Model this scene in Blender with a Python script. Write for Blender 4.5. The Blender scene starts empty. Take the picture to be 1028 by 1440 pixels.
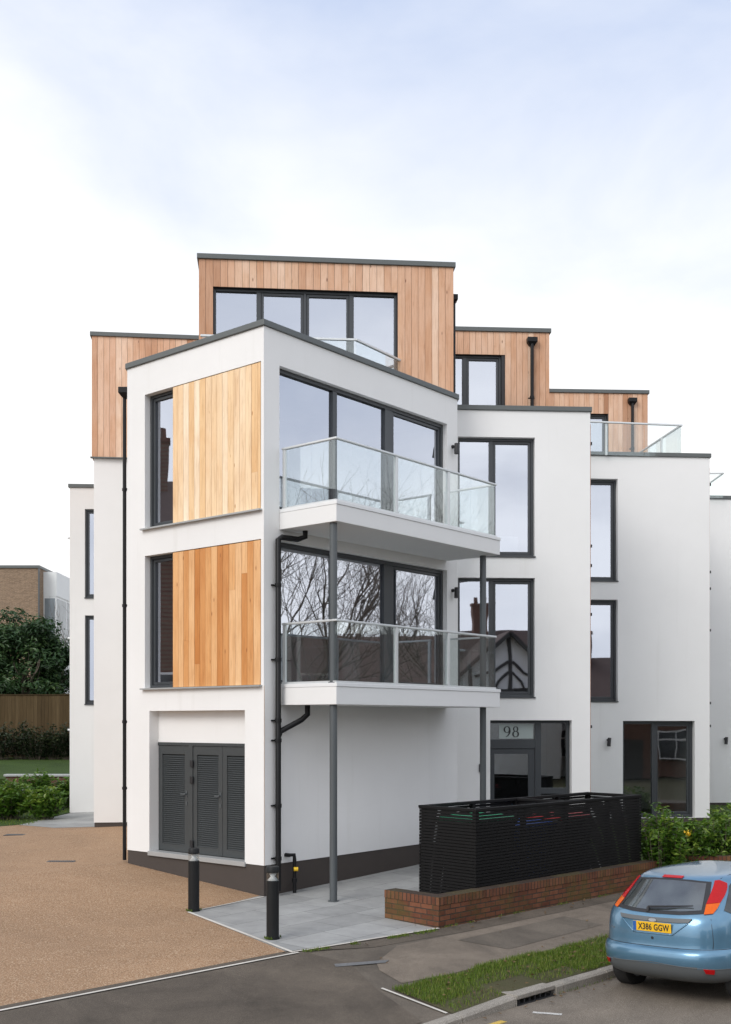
import bpy, bmesh, math, random
import numpy as np
from mathutils import Vector, Matrix
R = math.radians
random.seed(11); rng = np.random.default_rng(5)
S = bpy.context.scene
COL = S.collection

# ------------------------------------------------------------------ measures taken from the photograph
F, HX, HY = 1571.0, 514.0, 1015.0            # focal length (px), principal column, horizon row; eye height is z = 0

def interp(x, xs, ys):
    return float(np.interp(x, xs, ys))
WX, WY = 1.016, 15.5                          # corner of the low brick wall: origin of the street frame
K = math.sqrt(.5)
def uq(x, y): return ((x-WX)+(y-WY))*K, ((x-WX)-(y-WY))*K
def xy(u, q): return WX+(u+q)*K, WY+(u-q)*K
QK = [-60, -22, -17, -12, -7, -3.5, 0, 2.55, 2.56, 5.5, 9.6, 9.61, 40]
def Guq(u, q):
    k = min(1, max(0, (-1.6-u)/1.8))
    zk = -3.05-.075*k
    z = interp(q, QK, [-2.4, -2.4, -2.55, -2.48, -2.54, -2.8, -2.87, zk, -3.15, -3.1, -3.15, -3.05, -3.0])
    if u > 0 and q < 0:
        z += .022*min(u, 14)*min(1, -q/2.5)
    return z
def G(x, y): return Guq(*uq(x, y))
def onground(px, py):                         # where the photograph's pixel meets the ground
    Y = 14.
    for _ in range(60):
        X = (px-HX)/F*Y
        Y = .5*Y+.5*(-G(X, Y)*F/(py-HY))
    return ((px-HX)/F*Y, Y)

# ------------------------------------------------------------------ mesh helpers
class MB:
    def __init__(s): s.v = []; s.f = []; s.m = []; s.c = []
    def add(s, vs, fs, mi=0, col=None):
        o = len(s.v); s.v += [tuple(p) for p in vs]
        for f in fs: s.f.append([o+i for i in f]); s.m.append(mi); s.c.append(col)
        return s
    def quad(s, a, b, c, d, mi=0): return s.add([a, b, c, d], [(0, 1, 2, 3)], mi)
    def box(s, o, a, b, c, mi=0, col=None):   # corner o, edge vectors a, b, c (right handed)
        o, a, b, c = Vector(o), Vector(a), Vector(b), Vector(c)
        if a.cross(b).dot(c) < 0: a, b = b, a
        vs = [o, o+a, o+a+b, o+b, o+c, o+a+c, o+a+b+c, o+b+c]
        return s.add(vs, [(3, 2, 1, 0), (4, 5, 6, 7), (0, 1, 5, 4), (1, 2, 6, 5), (2, 3, 7, 6), (3, 0, 4, 7)], mi, col)
    def abox(s, x0, x1, y0, y1, z0, z1, mi=0): return s.box((x0, y0, z0), (x1-x0, 0, 0), (0, y1-y0, 0), (0, 0, z1-z0), mi)
    def prism(s, pts, z0, z1, mi=0):
        n = len(pts)
        vs = [(p[0], p[1], z0) for p in pts]+[(p[0], p[1], z1) for p in pts]
        fs = [tuple(range(n-1, -1, -1)), tuple(range(n, 2*n))]+[(i, (i+1) % n, n+(i+1) % n, n+i) for i in range(n)]
        return s.add(vs, fs, mi)
    def tube(s, path, r, n=8, mi=0, cap=True):
        path = [Vector(p) for p in path]
        rs = r if isinstance(r, (list, tuple)) else [r]*len(path)
        vs = []; fs = []; prev = None
        for i, p in enumerate(path):
            t = (path[min(i+1, len(path)-1)]-path[max(i-1, 0)]).normalized()
            if prev is None:
                a = Vector((0, 0, 1)) if abs(t.z) < .9 else Vector((1, 0, 0))
                e = t.cross(a).normalized()
            else:
                e = (prev-t*prev.dot(t)).normalized()
            prev = e; g = t.cross(e)
            for k in range(n):
                an = 2*math.pi*k/n+math.pi/n
                vs.append(p+(e*math.cos(an)+g*math.sin(an))*rs[i])
        for i in range(len(path)-1):
            for k in range(n):
                fs.append((i*n+k, i*n+(k+1) % n, (i+1)*n+(k+1) % n, (i+1)*n+k))
        if cap:
            fs.append(tuple(range(n-1, -1, -1))); fs.append(tuple((len(path)-1)*n+k for k in range(n)))
        return s.add(vs, fs, mi)
    def lathe(s, prof, c=(0, 0, 0), n=20, mi=0):
        vs = []; fs = []
        for (r, z) in prof:
            for k in range(n):
                a = 2*math.pi*k/n; vs.append((c[0]+r*math.cos(a), c[1]+r*math.sin(a), c[2]+z))
        m = len(prof)
        for i in range(m-1):
            for k in range(n): fs.append((i*n+k, i*n+(k+1) % n, (i+1)*n+(k+1) % n, (i+1)*n+k))
        fs.append(tuple(range(n-1, -1, -1))); fs.append(tuple((m-1)*n+k for k in range(n)))
        return s.add(vs, fs, mi)
    def build(s, name, mat, parent=None, smooth=False, bevel=0, tintname=None):
        me = bpy.data.meshes.new(name)
        me.from_pydata(s.v, [], s.f)
        mats = mat if isinstance(mat, (list, tuple)) else [mat]
        for m in mats: me.materials.append(m)
        if len(mats) > 1: me.polygons.foreach_set('material_index', s.m)
        if any(c is not None for c in s.c):
            ca = me.color_attributes.new('tint', 'FLOAT_COLOR', 'CORNER')
            data = []
            for f, c in zip(s.f, s.c):
                c = c or (.5, .5, .5)
                for _ in f: data += [c[0], c[1], c[2], 1]
            ca.data.foreach_set('color', data)
        if smooth:
            me.polygons.foreach_set('use_smooth', [True]*len(s.f))
            if smooth is not True: me.set_sharp_from_angle(angle=R(smooth))
        me.update()
        return link(name, me, parent, bevel)

def link(name, me, parent=None, bevel=0):
    o = bpy.data.objects.new(name, me); COL.objects.link(o)
    if parent is not None:
        o.parent = parent
        if parent.type == 'EMPTY' and not parent.get('_local'):
            o.matrix_parent_inverse = Matrix.Translation(-parent.location)
    if bevel:
        b = o.modifiers.new('bevel', 'BEVEL'); b.width = bevel; b.segments = 2; b.limit_method = 'ANGLE'; b.angle_limit = R(50)
    return o
def tag(o, label=None, cat=None, group=None, kind=None):
    if label: o['label'] = label
    if cat: o['category'] = cat
    if group: o['group'] = group
    if kind: o['kind'] = kind
    return o
def empty(name, loc, label, cat, group=None, local=False, rz=0):
    o = bpy.data.objects.new(name, None); COL.objects.link(o); o.location = loc
    o.rotation_euler = (0, 0, rz); o.empty_display_size = .2
    if local: o['_local'] = True
    return tag(o, label, cat, group)
def copy_tree(o, parent=None):
    c = o.copy(); COL.objects.link(c)
    if parent is not None: c.parent = parent
    for ch in list(o.children): copy_tree(ch, c)
    return c
def offset_poly(pts, d):                       # pts counter-clockwise; positive d grows
    n = len(pts); out = []
    for i in range(n):
        p0, p1, p2 = Vector(pts[i-1]), Vector(pts[i]), Vector(pts[(i+1) % n])
        e1, e2 = (p1-p0).normalized(), (p2-p1).normalized()
        n1, n2 = Vector((e1.y, -e1.x)), Vector((e2.y, -e2.x))
        b = (n1+n2); b = b/(b.dot(n1))
        out.append(tuple(p1+b*d))
    return out

# ------------------------------------------------------------------ materials
def newmat(name):
    m = bpy.data.materials.new(name); m.use_nodes = True
    nt = m.node_tree; nt.nodes.clear()
    out = nt.nodes.new('ShaderNodeOutputMaterial')
    return m, nt, out
def N(nt, typ, **kw):
    n = nt.nodes.new(typ)
    for k, v in kw.items():
        if k.startswith('i_'): n.inputs[k[2:].replace('_', ' ')].default_value = v
        else: setattr(n, k, v)
    return n
def L(nt, a, b): nt.links.new(a, b)
def ramp(nt, src, stops):
    r = nt.nodes.new('ShaderNodeValToRGB'); e = r.color_ramp.elements
    while len(e) < len(stops): e.new(.5)
    for i, (p, c) in enumerate(stops): e[i].position = p; e[i].color = (*c, 1) if len(c) == 3 else c
    if src is not None: L(nt, src, r.inputs[0])
    return r
def mixc(nt, fac, a, b, mode='MIX'):
    m = nt.nodes.new('ShaderNodeMix'); m.data_type = 'RGBA'; m.blend_type = mode
    for s, v in ((m.inputs[0], fac), (m.inputs[6], a), (m.inputs[7], b)):
        if hasattr(v, 'is_output'): L(nt, v, s)
        elif isinstance(v, (int, float)): s.default_value = v
        else: s.default_value = (*v, 1)
    return m.outputs[2]
def noise(nt, scale, detail=4, rough=.55, vec=None, dist=0):
    n = N(nt, 'ShaderNodeTexNoise'); n.inputs['Scale'].default_value = scale; n.inputs['Detail'].default_value = detail
    n.inputs['Roughness'].default_value = rough; n.inputs['Distortion'].default_value = dist
    if vec is not None: L(nt, vec, n.inputs['Vector'])
    return n.outputs['Fac']
def coords(nt, scale=(1, 1, 1), rz=0, loc=(0, 0, 0)):
    t = nt.nodes.new('ShaderNodeTexCoord'); mp = nt.nodes.new('ShaderNodeMapping')
    mp.inputs['Scale'].default_value = scale; mp.inputs['Rotation'].default_value = (0, 0, rz); mp.inputs['Location'].default_value = loc
    L(nt, t.outputs['Object'], mp.inputs['Vector'])
    return mp.outputs['Vector']
def bump(nt, h, strength, dist=.01):
    b = nt.nodes.new('ShaderNodeBump'); b.inputs['Strength'].default_value = strength; b.inputs['Distance'].default_value = dist
    L(nt, h, b.inputs['Height']); return b.outputs['Normal']
def principled(nt, out, col, rough=.6, metal=0, normal=None, spec=.5, **kw):
    p = nt.nodes.new('ShaderNodeBsdfPrincipled')
    if hasattr(col, 'is_output'): L(nt, col, p.inputs['Base Color'])
    else: p.inputs['Base Color'].default_value = (*col, 1)
    if hasattr(rough, 'is_output'): L(nt, rough, p.inputs['Roughness'])
    else: p.inputs['Roughness'].default_value = rough
    p.inputs['Metallic'].default_value = metal; p.inputs['Specular IOR Level'].default_value = spec
    for k, v in kw.items(): p.inputs[k.replace('_', ' ')].default_value = v
    if normal is not None: L(nt, normal, p.inputs['Normal'])
    L(nt, p.outputs[0], out.inputs['Surface'])
    return p
def simple(name, col, rough=.5, metal=0, var=.12, scale=6, bumpy=0, bscale=200, **kw):
    m, nt, out = newmat(name); v = coords(nt)
    f = noise(nt, scale, 5, .6, v)
    c = mixc(nt, f, tuple(x*(1-var) for x in col), tuple(min(1, x*(1+var)) for x in col))
    nn = bump(nt, noise(nt, bscale, 3, .6, v), bumpy, .004) if bumpy else None
    principled(nt, out, c, rough, metal, nn, **kw)
    return m

M = {}
def mk_render():
    m, nt, out = newmat('white_render'); v = coords(nt)
    big = noise(nt, .45, 5, .6, v); vs = coords(nt, (2.2, 2.2, .12)); streak = noise(nt, 1.6, 6, .65, vs)
    c = mixc(nt, ramp(nt, big, [(.3, (0, 0, 0)), (.75, (1, 1, 1))]).outputs[0], (.80, .797, .785), (.745, .742, .73))
    c = mixc(nt, ramp(nt, streak, [(.58, (0, 0, 0)), (.9, (.55, .55, .55))]).outputs[0], c, (.63, .622, .59))
    fine = noise(nt, 260, 2, .6, v)
    principled(nt, out, c, .88, 0, bump(nt, fine, .25, .002), spec=.2)
    return m
M['render'] = mk_render()
M['soffit'] = simple('white_soffit', (.74, .74, .73), .7, var=.03, scale=2)
M['plinth'] = simple('brown_plinth_render', (.058, .047, .041), .8, var=.14, scale=2.5, bumpy=.3, bscale=160)
M['coping'] = simple('grey_coping', (.105, .115, .113), .45, .2, var=.08, scale=3)
M['frame'] = simple('anthracite_frame', (.042, .047, .052), .38, 0, var=.06, scale=4)
M['door'] = simple('anthracite_steel_door', (.050, .056, .058), .45, 0, var=.06, scale=3)
M['steel'] = simple('grey_painted_steel', (.085, .095, .10), .42, .1, var=.08, scale=3)
M['pipe'] = simple('black_plastic_pipe', (.010, .010, .011), .45, 0, var=.15, scale=8, spec=.25)
M['alu'] = simple('pale_aluminium', (.62, .64, .64), .35, .35, var=.05, scale=8)
M['whitemetal'] = simple('white_coated_metal', (.74, .75, .75), .4, 0, var=.04, scale=5)
M['sill'] = simple('grey_sill', (.40, .41, .41), .4, .2, var=.08, scale=4)
M['black'] = simple('matt_black', (.018, .018, .02), .5, 0, var=.2, scale=10)
M['bollard'] = simple('charcoal_bollard_paint', (.012, .013, .014), .5, 0, var=.18, scale=6, bumpy=.08, bscale=90, spec=.25)
M['chrome'] = simple('chrome', (.75, .76, .78), .15, 1, var=.03)
M['copper'] = simple('copper_tape', (.42, .16, .08), .5, .6, var=.2)
M['yellow'] = simple('yellow_plastic', (.75, .48, .02), .4, 0)
M['room'] = simple('room_plaster', (.30, .29, .28), .9, var=.25, scale=.9)
M['blind'] = simple('pale_roller_blind', (.62, .63, .66), .8, var=.03)
M['frost'] = simple('frosted_vinyl', (.34, .39, .38), .35, var=.08, scale=2)
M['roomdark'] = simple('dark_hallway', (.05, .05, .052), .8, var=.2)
M['darkwood'] = simple('black_stained_timber', (.006, .0056, .0056), .75, 0, var=.35, scale=4, bumpy=.3, bscale=60, spec=.25)

def mk_clad(name, lo, mid, hi, knot):
    m, nt, out = newmat(name)
    at = N(nt, 'ShaderNodeAttribute', attribute_name='tint'); sep = nt.nodes.new('ShaderNodeSeparateColor'); L(nt, at.outputs['Color'], sep.inputs[0])
    t = nt.nodes.new('ShaderNodeTexCoord')
    off = nt.nodes.new('ShaderNodeCombineXYZ')
    mul = N(nt, 'ShaderNodeMath', operation='MULTIPLY'); L(nt, sep.outputs[1], mul.inputs[0]); mul.inputs[1].default_value = 90
    L(nt, mul.outputs[0], off.inputs[0]); L(nt, mul.outputs[0], off.inputs[2])
    add = N(nt, 'ShaderNodeVectorMath', operation='ADD'); L(nt, t.outputs['Object'], add.inputs[0]); L(nt, off.outputs[0], add.inputs[1])
    mp = nt.nodes.new('ShaderNodeMapping'); mp.inputs['Scale'].default_value = (9, 9, .55); L(nt, add.outputs[0], mp.inputs['Vector'])
    grain = noise(nt, 3.2, 8, .62, mp.outputs[0], .9)
    mp2 = nt.nodes.new('ShaderNodeMapping'); mp2.inputs['Scale'].default_value = (1.6, 1.6, .8); L(nt, add.outputs[0], mp2.inputs['Vector'])
    patch = noise(nt, 1.2, 4, .6, mp2.outputs[0], .5)
    base = ramp(nt, sep.outputs[0], [(0, lo), (.5, mid), (1, hi)]).outputs[0]
    g = ramp(nt, grain, [(.28, (.60, .50, .42)), (.5, (1, 1, 1)), (.75, (1.12, 1.12, 1.1))]).outputs[0]
    c = mixc(nt, .55, base, g, 'MULTIPLY')
    pr = ramp(nt, patch, [(.35, (.86, .74, .62)), (.6, (1, 1, 1))]).outputs[0]
    c = mixc(nt, .7, c, pr, 'MULTIPLY')
    mp3 = nt.nodes.new('ShaderNodeMapping'); mp3.inputs['Scale'].default_value = (5.5, 5.5, 1.7); L(nt, add.outputs[0], mp3.inputs['Vector'])
    vo = N(nt, 'ShaderNodeTexVoronoi'); vo.inputs['Scale'].default_value = 1.0; L(nt, mp3.outputs[0], vo.inputs['Vector'])
    kn = ramp(nt, vo.outputs['Distance'], [(.03, (1, 1, 1)), (.085, (0, 0, 0))]).outputs[0]
    c = mixc(nt, kn, c, knot)
    principled(nt, out, c, .6, 0, bump(nt, grain, .2, .003), spec=.3)
    return m
M['cedar'] = mk_clad('cedar_cladding', (0.440, 0.235, 0.138), (0.660, 0.410, 0.274), (0.800, 0.600, 0.460), (0.200, 0.090, 0.052))
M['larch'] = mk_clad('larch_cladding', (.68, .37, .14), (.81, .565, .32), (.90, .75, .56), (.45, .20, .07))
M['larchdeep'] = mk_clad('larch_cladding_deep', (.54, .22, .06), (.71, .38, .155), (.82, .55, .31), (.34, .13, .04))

def mk_pane(name, gl, tint, wob=.012, tr=(.75, .8, .8)):
    m, nt, out = newmat(name)
    v = coords(nt); b = bump(nt, noise(nt, 1.3, 1, .4, v), wob, .12)
    g = N(nt, 'ShaderNodeBsdfGlossy'); g.inputs['Color'].default_value = (*tint, 1); g.inputs['Roughness'].default_value = .012; L(nt, b, g.inputs['Normal'])
    t = N(nt, 'ShaderNodeBsdfTransparent'); t.inputs['Color'].default_value = (*tr, 1)
    fr = N(nt, 'ShaderNodeFresnel'); geo = N(nt, 'ShaderNodeNewGeometry')      # same mirror strength from both sides of a sheet
    io = N(nt, 'ShaderNodeMath', operation='MULTIPLY_ADD'); L(nt, geo.outputs['Backfacing'], io.inputs[0]); io.inputs[1].default_value = 1/1.52-1.52; io.inputs[2].default_value = 1.52
    L(nt, io.outputs[0], fr.inputs['IOR'])
    ma = N(nt, 'ShaderNodeMath', operation='ADD'); ma.use_clamp = True; L(nt, fr.outputs[0], ma.inputs[0]); ma.inputs[1].default_value = gl
    mx = nt.nodes.new('ShaderNodeMixShader'); L(nt, ma.outputs[0], mx.inputs[0]); L(nt, t.outputs[0], mx.inputs[1]); L(nt, g.outputs[0], mx.inputs[2])
    L(nt, mx.outputs[0], out.inputs['Surface'])
    return m
M['pane'] = mk_pane('coated_window_glass', .46, (.87, .91, 1.0))
M['panedoor'] = mk_pane('entrance_glass', .24, (.9, .92, .95))
M['glass'] = mk_pane('balcony_glass', .03, (.95, 1, .99), .004, (.965, .985, .98))
M['carglass'] = mk_pane('car_glass', .10, (.95, .97, 1), 0, (.42, .46, .45))

def mk_ground(name, c1, c2, sc, speck=None, spsc=200, rough=.85, big=.35, bigamt=.25, b=.4, bd=.004):
    m, nt, out = newmat(name); v = coords(nt)
    f = noise(nt, sc, 6, .65, v)
    c = mixc(nt, f, c1, c2)
    if speck:
        s = noise(nt, spsc, 2, .5, v)
        c = mixc(nt, ramp(nt, s, [(.52, (0, 0, 0)), (.68, (1, 1, 1))]).outputs[0], c, speck)
        s2 = noise(nt, spsc*.8, 2, .5, coords(nt, loc=(7, 3, 0)))
        c = mixc(nt, ramp(nt, s2, [(.56, (0, 0, 0)), (.7, (.7, .7, .7))]).outputs[0], c, tuple(x*.35 for x in c1))
    bg = noise(nt, big, 6, .68, v, .6)
    c = mixc(nt, bigamt, c, ramp(nt, bg, [(.3, (.35, .35, .35)), (.7, (1.35, 1.33, 1.3))]).outputs[0], 'MULTIPLY')
    principled(nt, out, c, rough, 0, bump(nt, noise(nt, spsc*.7, 3, .6, v), b, bd), spec=.25)
    return m
M['asphalt'] = mk_ground('asphalt_footway', (0.095, 0.081, 0.066), (0.137, 0.116, 0.094), 5, (0.230, 0.199, 0.161), 190, .86, .7, .7)
M['asphaltdark'] = mk_ground('dark_asphalt', (0.074, 0.062, 0.050), (0.106, 0.088, 0.070), 5, (0.197, 0.166, 0.129), 190, .84, .8, .65)
M['asphaltold'] = mk_ground('worn_asphalt', (0.131, 0.108, 0.085), (0.179, 0.149, 0.118), 5, (0.275, 0.234, 0.193), 150, .88, .8, .65)
M['road'] = mk_ground('road_asphalt', (0.131, 0.110, 0.090), (0.191, 0.164, 0.133), 4, (0.341, 0.300, 0.249), 130, .86, .45, .55, .6)
M['resin'] = mk_ground('resin_bound_gravel', (0.253, 0.148, 0.079), (0.334, 0.207, 0.118), 3, (0.540, 0.415, 0.289), 62, .8, .3, .28, .7, .006)
M['soil'] = mk_ground('soil_and_turf', (.05, .06, .02), (.075, .06, .035), 3, (.10, .08, .05), 80, .95, .5, .4)
M['lawn'] = mk_ground('lawn_turf', (0.022, 0.050, 0.008), (0.046, 0.079, 0.014), 8, (0.099, 0.154, 0.033), 120, .9, .5, .4, .9, .02)
M['concrete'] = mk_ground('kerb_concrete', (0.192, 0.174, 0.150), (0.288, 0.264, 0.228), 6, (0.504, 0.468, 0.420), 150, .85, 1.5, .4)
M['edge'] = mk_ground('pale_edging', (.50, .47, .42), (.62, .59, .54), 6, (.7, .67, .6), 150, .8, 1.5, .3)
M['roadpaint'] = mk_ground('white_road_paint', (.5, .49, .46), (.66, .65, .62), 12, (.25, .24, .23), 60, .7, 3, .4)
M['yellowpaint'] = mk_ground('yellow_road_paint', (.52, .34, .06), (.64, .45, .10), 12, (.25, .2, .1), 60, .7, 3, .4)
M['castiron'] = simple('cast_iron', (.05, .05, .052), .5, .5, var=.3, scale=30)
M['coverplate'] = mk_ground('galvanised_cover', (0.124, 0.127, 0.130), (0.161, 0.164, 0.167), 6, (0.198, 0.198, 0.198), 100, .55, 2, .3)

def mk_brick(name, ca, cb, mortar, rz=0, vert='z', bw=.225, bh=.075, stain=(.10, .10, .03), stainamt=.0, ang=None):
    """bricks laid on vertical faces: the length runs along the wall direction ang, the courses along z"""
    m, nt, out = newmat(name)
    t = nt.nodes.new('ShaderNodeTexCoord'); sp = nt.nodes.new('ShaderNodeSeparateXYZ'); L(nt, t.outputs['Object'], sp.inputs[0])
    geo = nt.nodes.new('ShaderNodeNewGeometry'); ns = nt.nodes.new('ShaderNodeSeparateXYZ'); L(nt, geo.outputs['Normal'], ns.inputs[0])
    # length coordinate: project on the horizontal tangent of the face
    def mth(op, a, b):
        n = N(nt, 'ShaderNodeMath', operation=op)
        for s, q in ((n.inputs[0], a), (n.inputs[1], b)):
            if hasattr(q, 'is_output'): L(nt, q, s)
            else: s.default_value = q
        return n.outputs[0]
    lenc = mth('SUBTRACT', mth('MULTIPLY', sp.outputs[1], ns.outputs[0]), mth('MULTIPLY', sp.outputs[0], ns.outputs[1]))
    cb_ = nt.nodes.new('ShaderNodeCombineXYZ'); L(nt, lenc, cb_.inputs[0]); L(nt, sp.outputs[2], cb_.inputs[1])
    br = nt.nodes.new('ShaderNodeTexBrick'); L(nt, cb_.outputs[0], br.inputs['Vector'])
    br.inputs['Scale'].default_value = 1; br.inputs['Brick Width'].default_value = bw; br.inputs['Row Height'].default_value = bh
    br.inputs['Mortar Size'].default_value = .009; br.inputs['Mortar Smooth'].default_value = .2
    br.inputs['Color1'].default_value = (*ca, 1); br.inputs['Color2'].default_value = (*cb, 1); br.inputs['Mortar'].default_value = (*mortar, 1)
    v = t.outputs['Object']
    c = mixc(nt, .6, br.outputs['Color'], ramp(nt, noise(nt, 9, 5, .65, v), [(.25, (.55, .5, .48)), (.75, (1.25, 1.2, 1.15))]).outputs[0], 'MULTIPLY')
    if stainamt:
        sf = ramp(nt, noise(nt, 1.7, 5, .7, v), [(.46, (0, 0, 0)), (.62, (1, 1, 1))]).outputs[0]
        fac = N(nt, 'ShaderNodeMath', operation='MULTIPLY'); L(nt, sf, fac.inputs[0]); fac.inputs[1].default_value = stainamt
        c = mixc(nt, fac.outputs[0], c, stain)
    inv = N(nt, 'ShaderNodeMath', operation='SUBTRACT'); inv.inputs[0].default_value = 1; L(nt, br.outputs['Fac'], inv.inputs[1])
    principled(nt, out, c, .85, 0, bump(nt, inv.outputs[0], .6, .008), spec=.25)
    return m
M['brick'] = mk_brick('red_brick', (.12, .045, .026), (.20, .082, .045), (.060, .045, .034), stain=(.085, .075, .02), stainamt=.55)
M['bricksoldier'] = mk_brick('red_brick_on_edge', (.12, .048, .028), (.19, .080, .046), (.05, .036, .028), bw=.078, bh=.4, stain=(.10, .09, .02), stainamt=.35)
M['brickbuff'] = mk_brick('brown_buff_brick', (0.213, 0.144, 0.094), (0.312, 0.219, 0.144), (0.300, 0.250, 0.200))
M['brickhouse'] = mk_brick('dark_red_brick', (.13, .06, .045), (.18, .085, .06), (.17, .13, .1))

def mk_paving():
    m, nt, out = newmat('grey_porcelain_paving')
    v = coords(nt, rz=-R(50))
    br = nt.nodes.new('ShaderNodeTexBrick'); L(nt, v, br.inputs['Vector'])
    br.inputs['Scale'].default_value = 1; br.inputs['Brick Width'].default_value = .9; br.inputs['Row Height'].default_value = .6
    br.inputs['Mortar Size'].default_value = .004; br.inputs['Mortar Smooth'].default_value = .1
    br.inputs['Color1'].default_value = (.25, .252, .247, 1); br.inputs['Color2'].default_value = (.33, .332, .325, 1); br.inputs['Mortar'].default_value = (.10, .10, .095, 1)
    w = coords(nt)
    c = mixc(nt, .5, br.outputs['Color'], ramp(nt, noise(nt, 2.2, 7, .7, w), [(.3, (.62, .62, .62)), (.7, (1.3, 1.3, 1.28))]).outputs[0], 'MULTIPLY')
    principled(nt, out, c, .62, 0, bump(nt, br.outputs['Fac'], -.3, .004), spec=.35)
    return m
M['paving'] = mk_paving()

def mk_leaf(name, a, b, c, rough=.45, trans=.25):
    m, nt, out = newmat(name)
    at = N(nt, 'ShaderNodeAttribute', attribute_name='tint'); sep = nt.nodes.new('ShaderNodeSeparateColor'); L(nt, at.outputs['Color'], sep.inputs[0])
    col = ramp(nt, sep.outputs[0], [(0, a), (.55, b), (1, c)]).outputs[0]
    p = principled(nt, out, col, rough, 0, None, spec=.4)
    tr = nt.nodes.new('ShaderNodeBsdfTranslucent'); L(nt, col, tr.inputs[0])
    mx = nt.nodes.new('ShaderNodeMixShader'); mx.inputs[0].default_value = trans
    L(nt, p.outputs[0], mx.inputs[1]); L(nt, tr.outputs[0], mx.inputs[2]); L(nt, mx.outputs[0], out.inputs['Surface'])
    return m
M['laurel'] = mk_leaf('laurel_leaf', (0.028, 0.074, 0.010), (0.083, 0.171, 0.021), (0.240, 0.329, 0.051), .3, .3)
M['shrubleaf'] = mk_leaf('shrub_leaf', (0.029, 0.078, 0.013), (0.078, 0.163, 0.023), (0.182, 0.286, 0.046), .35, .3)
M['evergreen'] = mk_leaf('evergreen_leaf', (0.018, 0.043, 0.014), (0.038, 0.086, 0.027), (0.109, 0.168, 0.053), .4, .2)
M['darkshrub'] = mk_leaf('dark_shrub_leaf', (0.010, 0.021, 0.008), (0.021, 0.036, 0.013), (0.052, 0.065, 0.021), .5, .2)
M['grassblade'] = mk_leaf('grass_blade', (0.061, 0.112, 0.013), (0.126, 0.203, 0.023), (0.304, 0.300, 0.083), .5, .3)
M['bark'] = simple('bark', (.11, .088, .07), .9, var=.4, scale=7, bumpy=.6, bscale=30)
M['fence'] = None

# ------------------------------------------------------------------ ground, draped sheets
def drape(name, poly, dz, mat, kind='structure', step=1.0, inuq=False, parent=None):
    P = [p if inuq else uq(*p) for p in poly]
    bm = bmesh.new(); f = bm.faces.new([bm.verts.new((p[0], p[1], 0)) for p in P])
    us = [p[0] for p in P]; qs = [p[1] for p in P]
    cuts = [((0, q, 0), (0, 1, 0)) for q in QK+[-2.5] if min(qs) < q < max(qs)]
    u = math.floor(max(min(us), -45)/step)*step
    while u < min(max(us), 60):
        if min(us) < u < max(us): cuts.append(((u, 0, 0), (1, 0, 0)))
        u += step
    for q in (.25, .5, .75, 1.0, 1.25, 1.5, 1.75, 2.0, 2.25, 2.4, 2.5):
        if min(qs) < q < max(qs): cuts.append(((0, q, 0), (0, 1, 0)))
    for u in [-1.6, -3.4, 0]+[-4+.2*i for i in range(14)]:
        if min(us) < u < max(us): cuts.append(((u+1e-4, 0, 0), (1, 0, 0)))
    for co, no in cuts:
        bmesh.ops.bisect_plane(bm, geom=bm.verts[:]+bm.edges[:]+bm.faces[:], plane_co=co, plane_no=no, dist=1e-6)
    for v in bm.verts:
        u, q = v.co.x, v.co.y
        X, Y = xy(u, q); v.co = (X, Y, Guq(u, q)+dz)
    bmesh.ops.recalc_face_normals(bm, faces=bm.faces)
    for fc in bm.faces:
        if fc.normal.z < 0: fc.normal_flip()
    me = bpy.data.meshes.new(name); bm.to_mesh(me); bm.free(); me.materials.append(mat)
    o = link(name, me, parent)
    if kind: tag(o, kind=kind)
    return o

# base sheet out to the horizon
us = [-900, -300, -120, -60, -40]+list(range(-30, 31, 2))+[40, 60, 120, 300, 900]+[-1.6, -3.4, -2.5]
qs = sorted(set([-900, -300, -120]+QK+[q for q in range(-30, 41, 3)]+[-2.5, 60, 120, 300, 900])); us = sorted(us)
g = MB()
g.add([(*xy(u, q), Guq(u, q)-.06) for q in qs for u in us],
      [(j*len(us)+i, (j+1)*len(us)+i, (j+1)*len(us)+i+1, j*len(us)+i+1) for j in range(len(qs)-1) for i in range(len(us)-1)])
tag(g.build('ground', M['soil']), kind='structure')

# ------------------------------------------------------------------ facade planes
class Plane:
    def __init__(s, a, b):
        s.o = Vector(a); e = Vector(b)-s.o; s.len = e.length; s.d = e/s.len; s.n = Vector((s.d.y, -s.d.x))
    def pt(s, t, z, off=0):
        p = s.o+s.d*t+s.n*off; return Vector((p.x, p.y, z))
    def t(s, px, off=0):
        k = (px-HX)/F; ox, oy = s.o.x+s.n.x*off, s.o.y+s.n.y*off
        return (k*oy-ox)/(s.d.x-k*s.d.y)
    def z(s, px, py):
        p = s.o+s.d*s.t(px); return -(py-HY)/F*p.y
    def box(s, mb, t0, t1, z0, z1, o0, o1, mi=0, col=None):
        a = s.pt(t0, z0, o0)
        return mb.box(a, Vector((s.d.x, s.d.y, 0))*(t1-t0), Vector((s.n.x, s.n.y, 0))*(o1-o0), (0, 0, z1-z0), mi, col)

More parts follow.
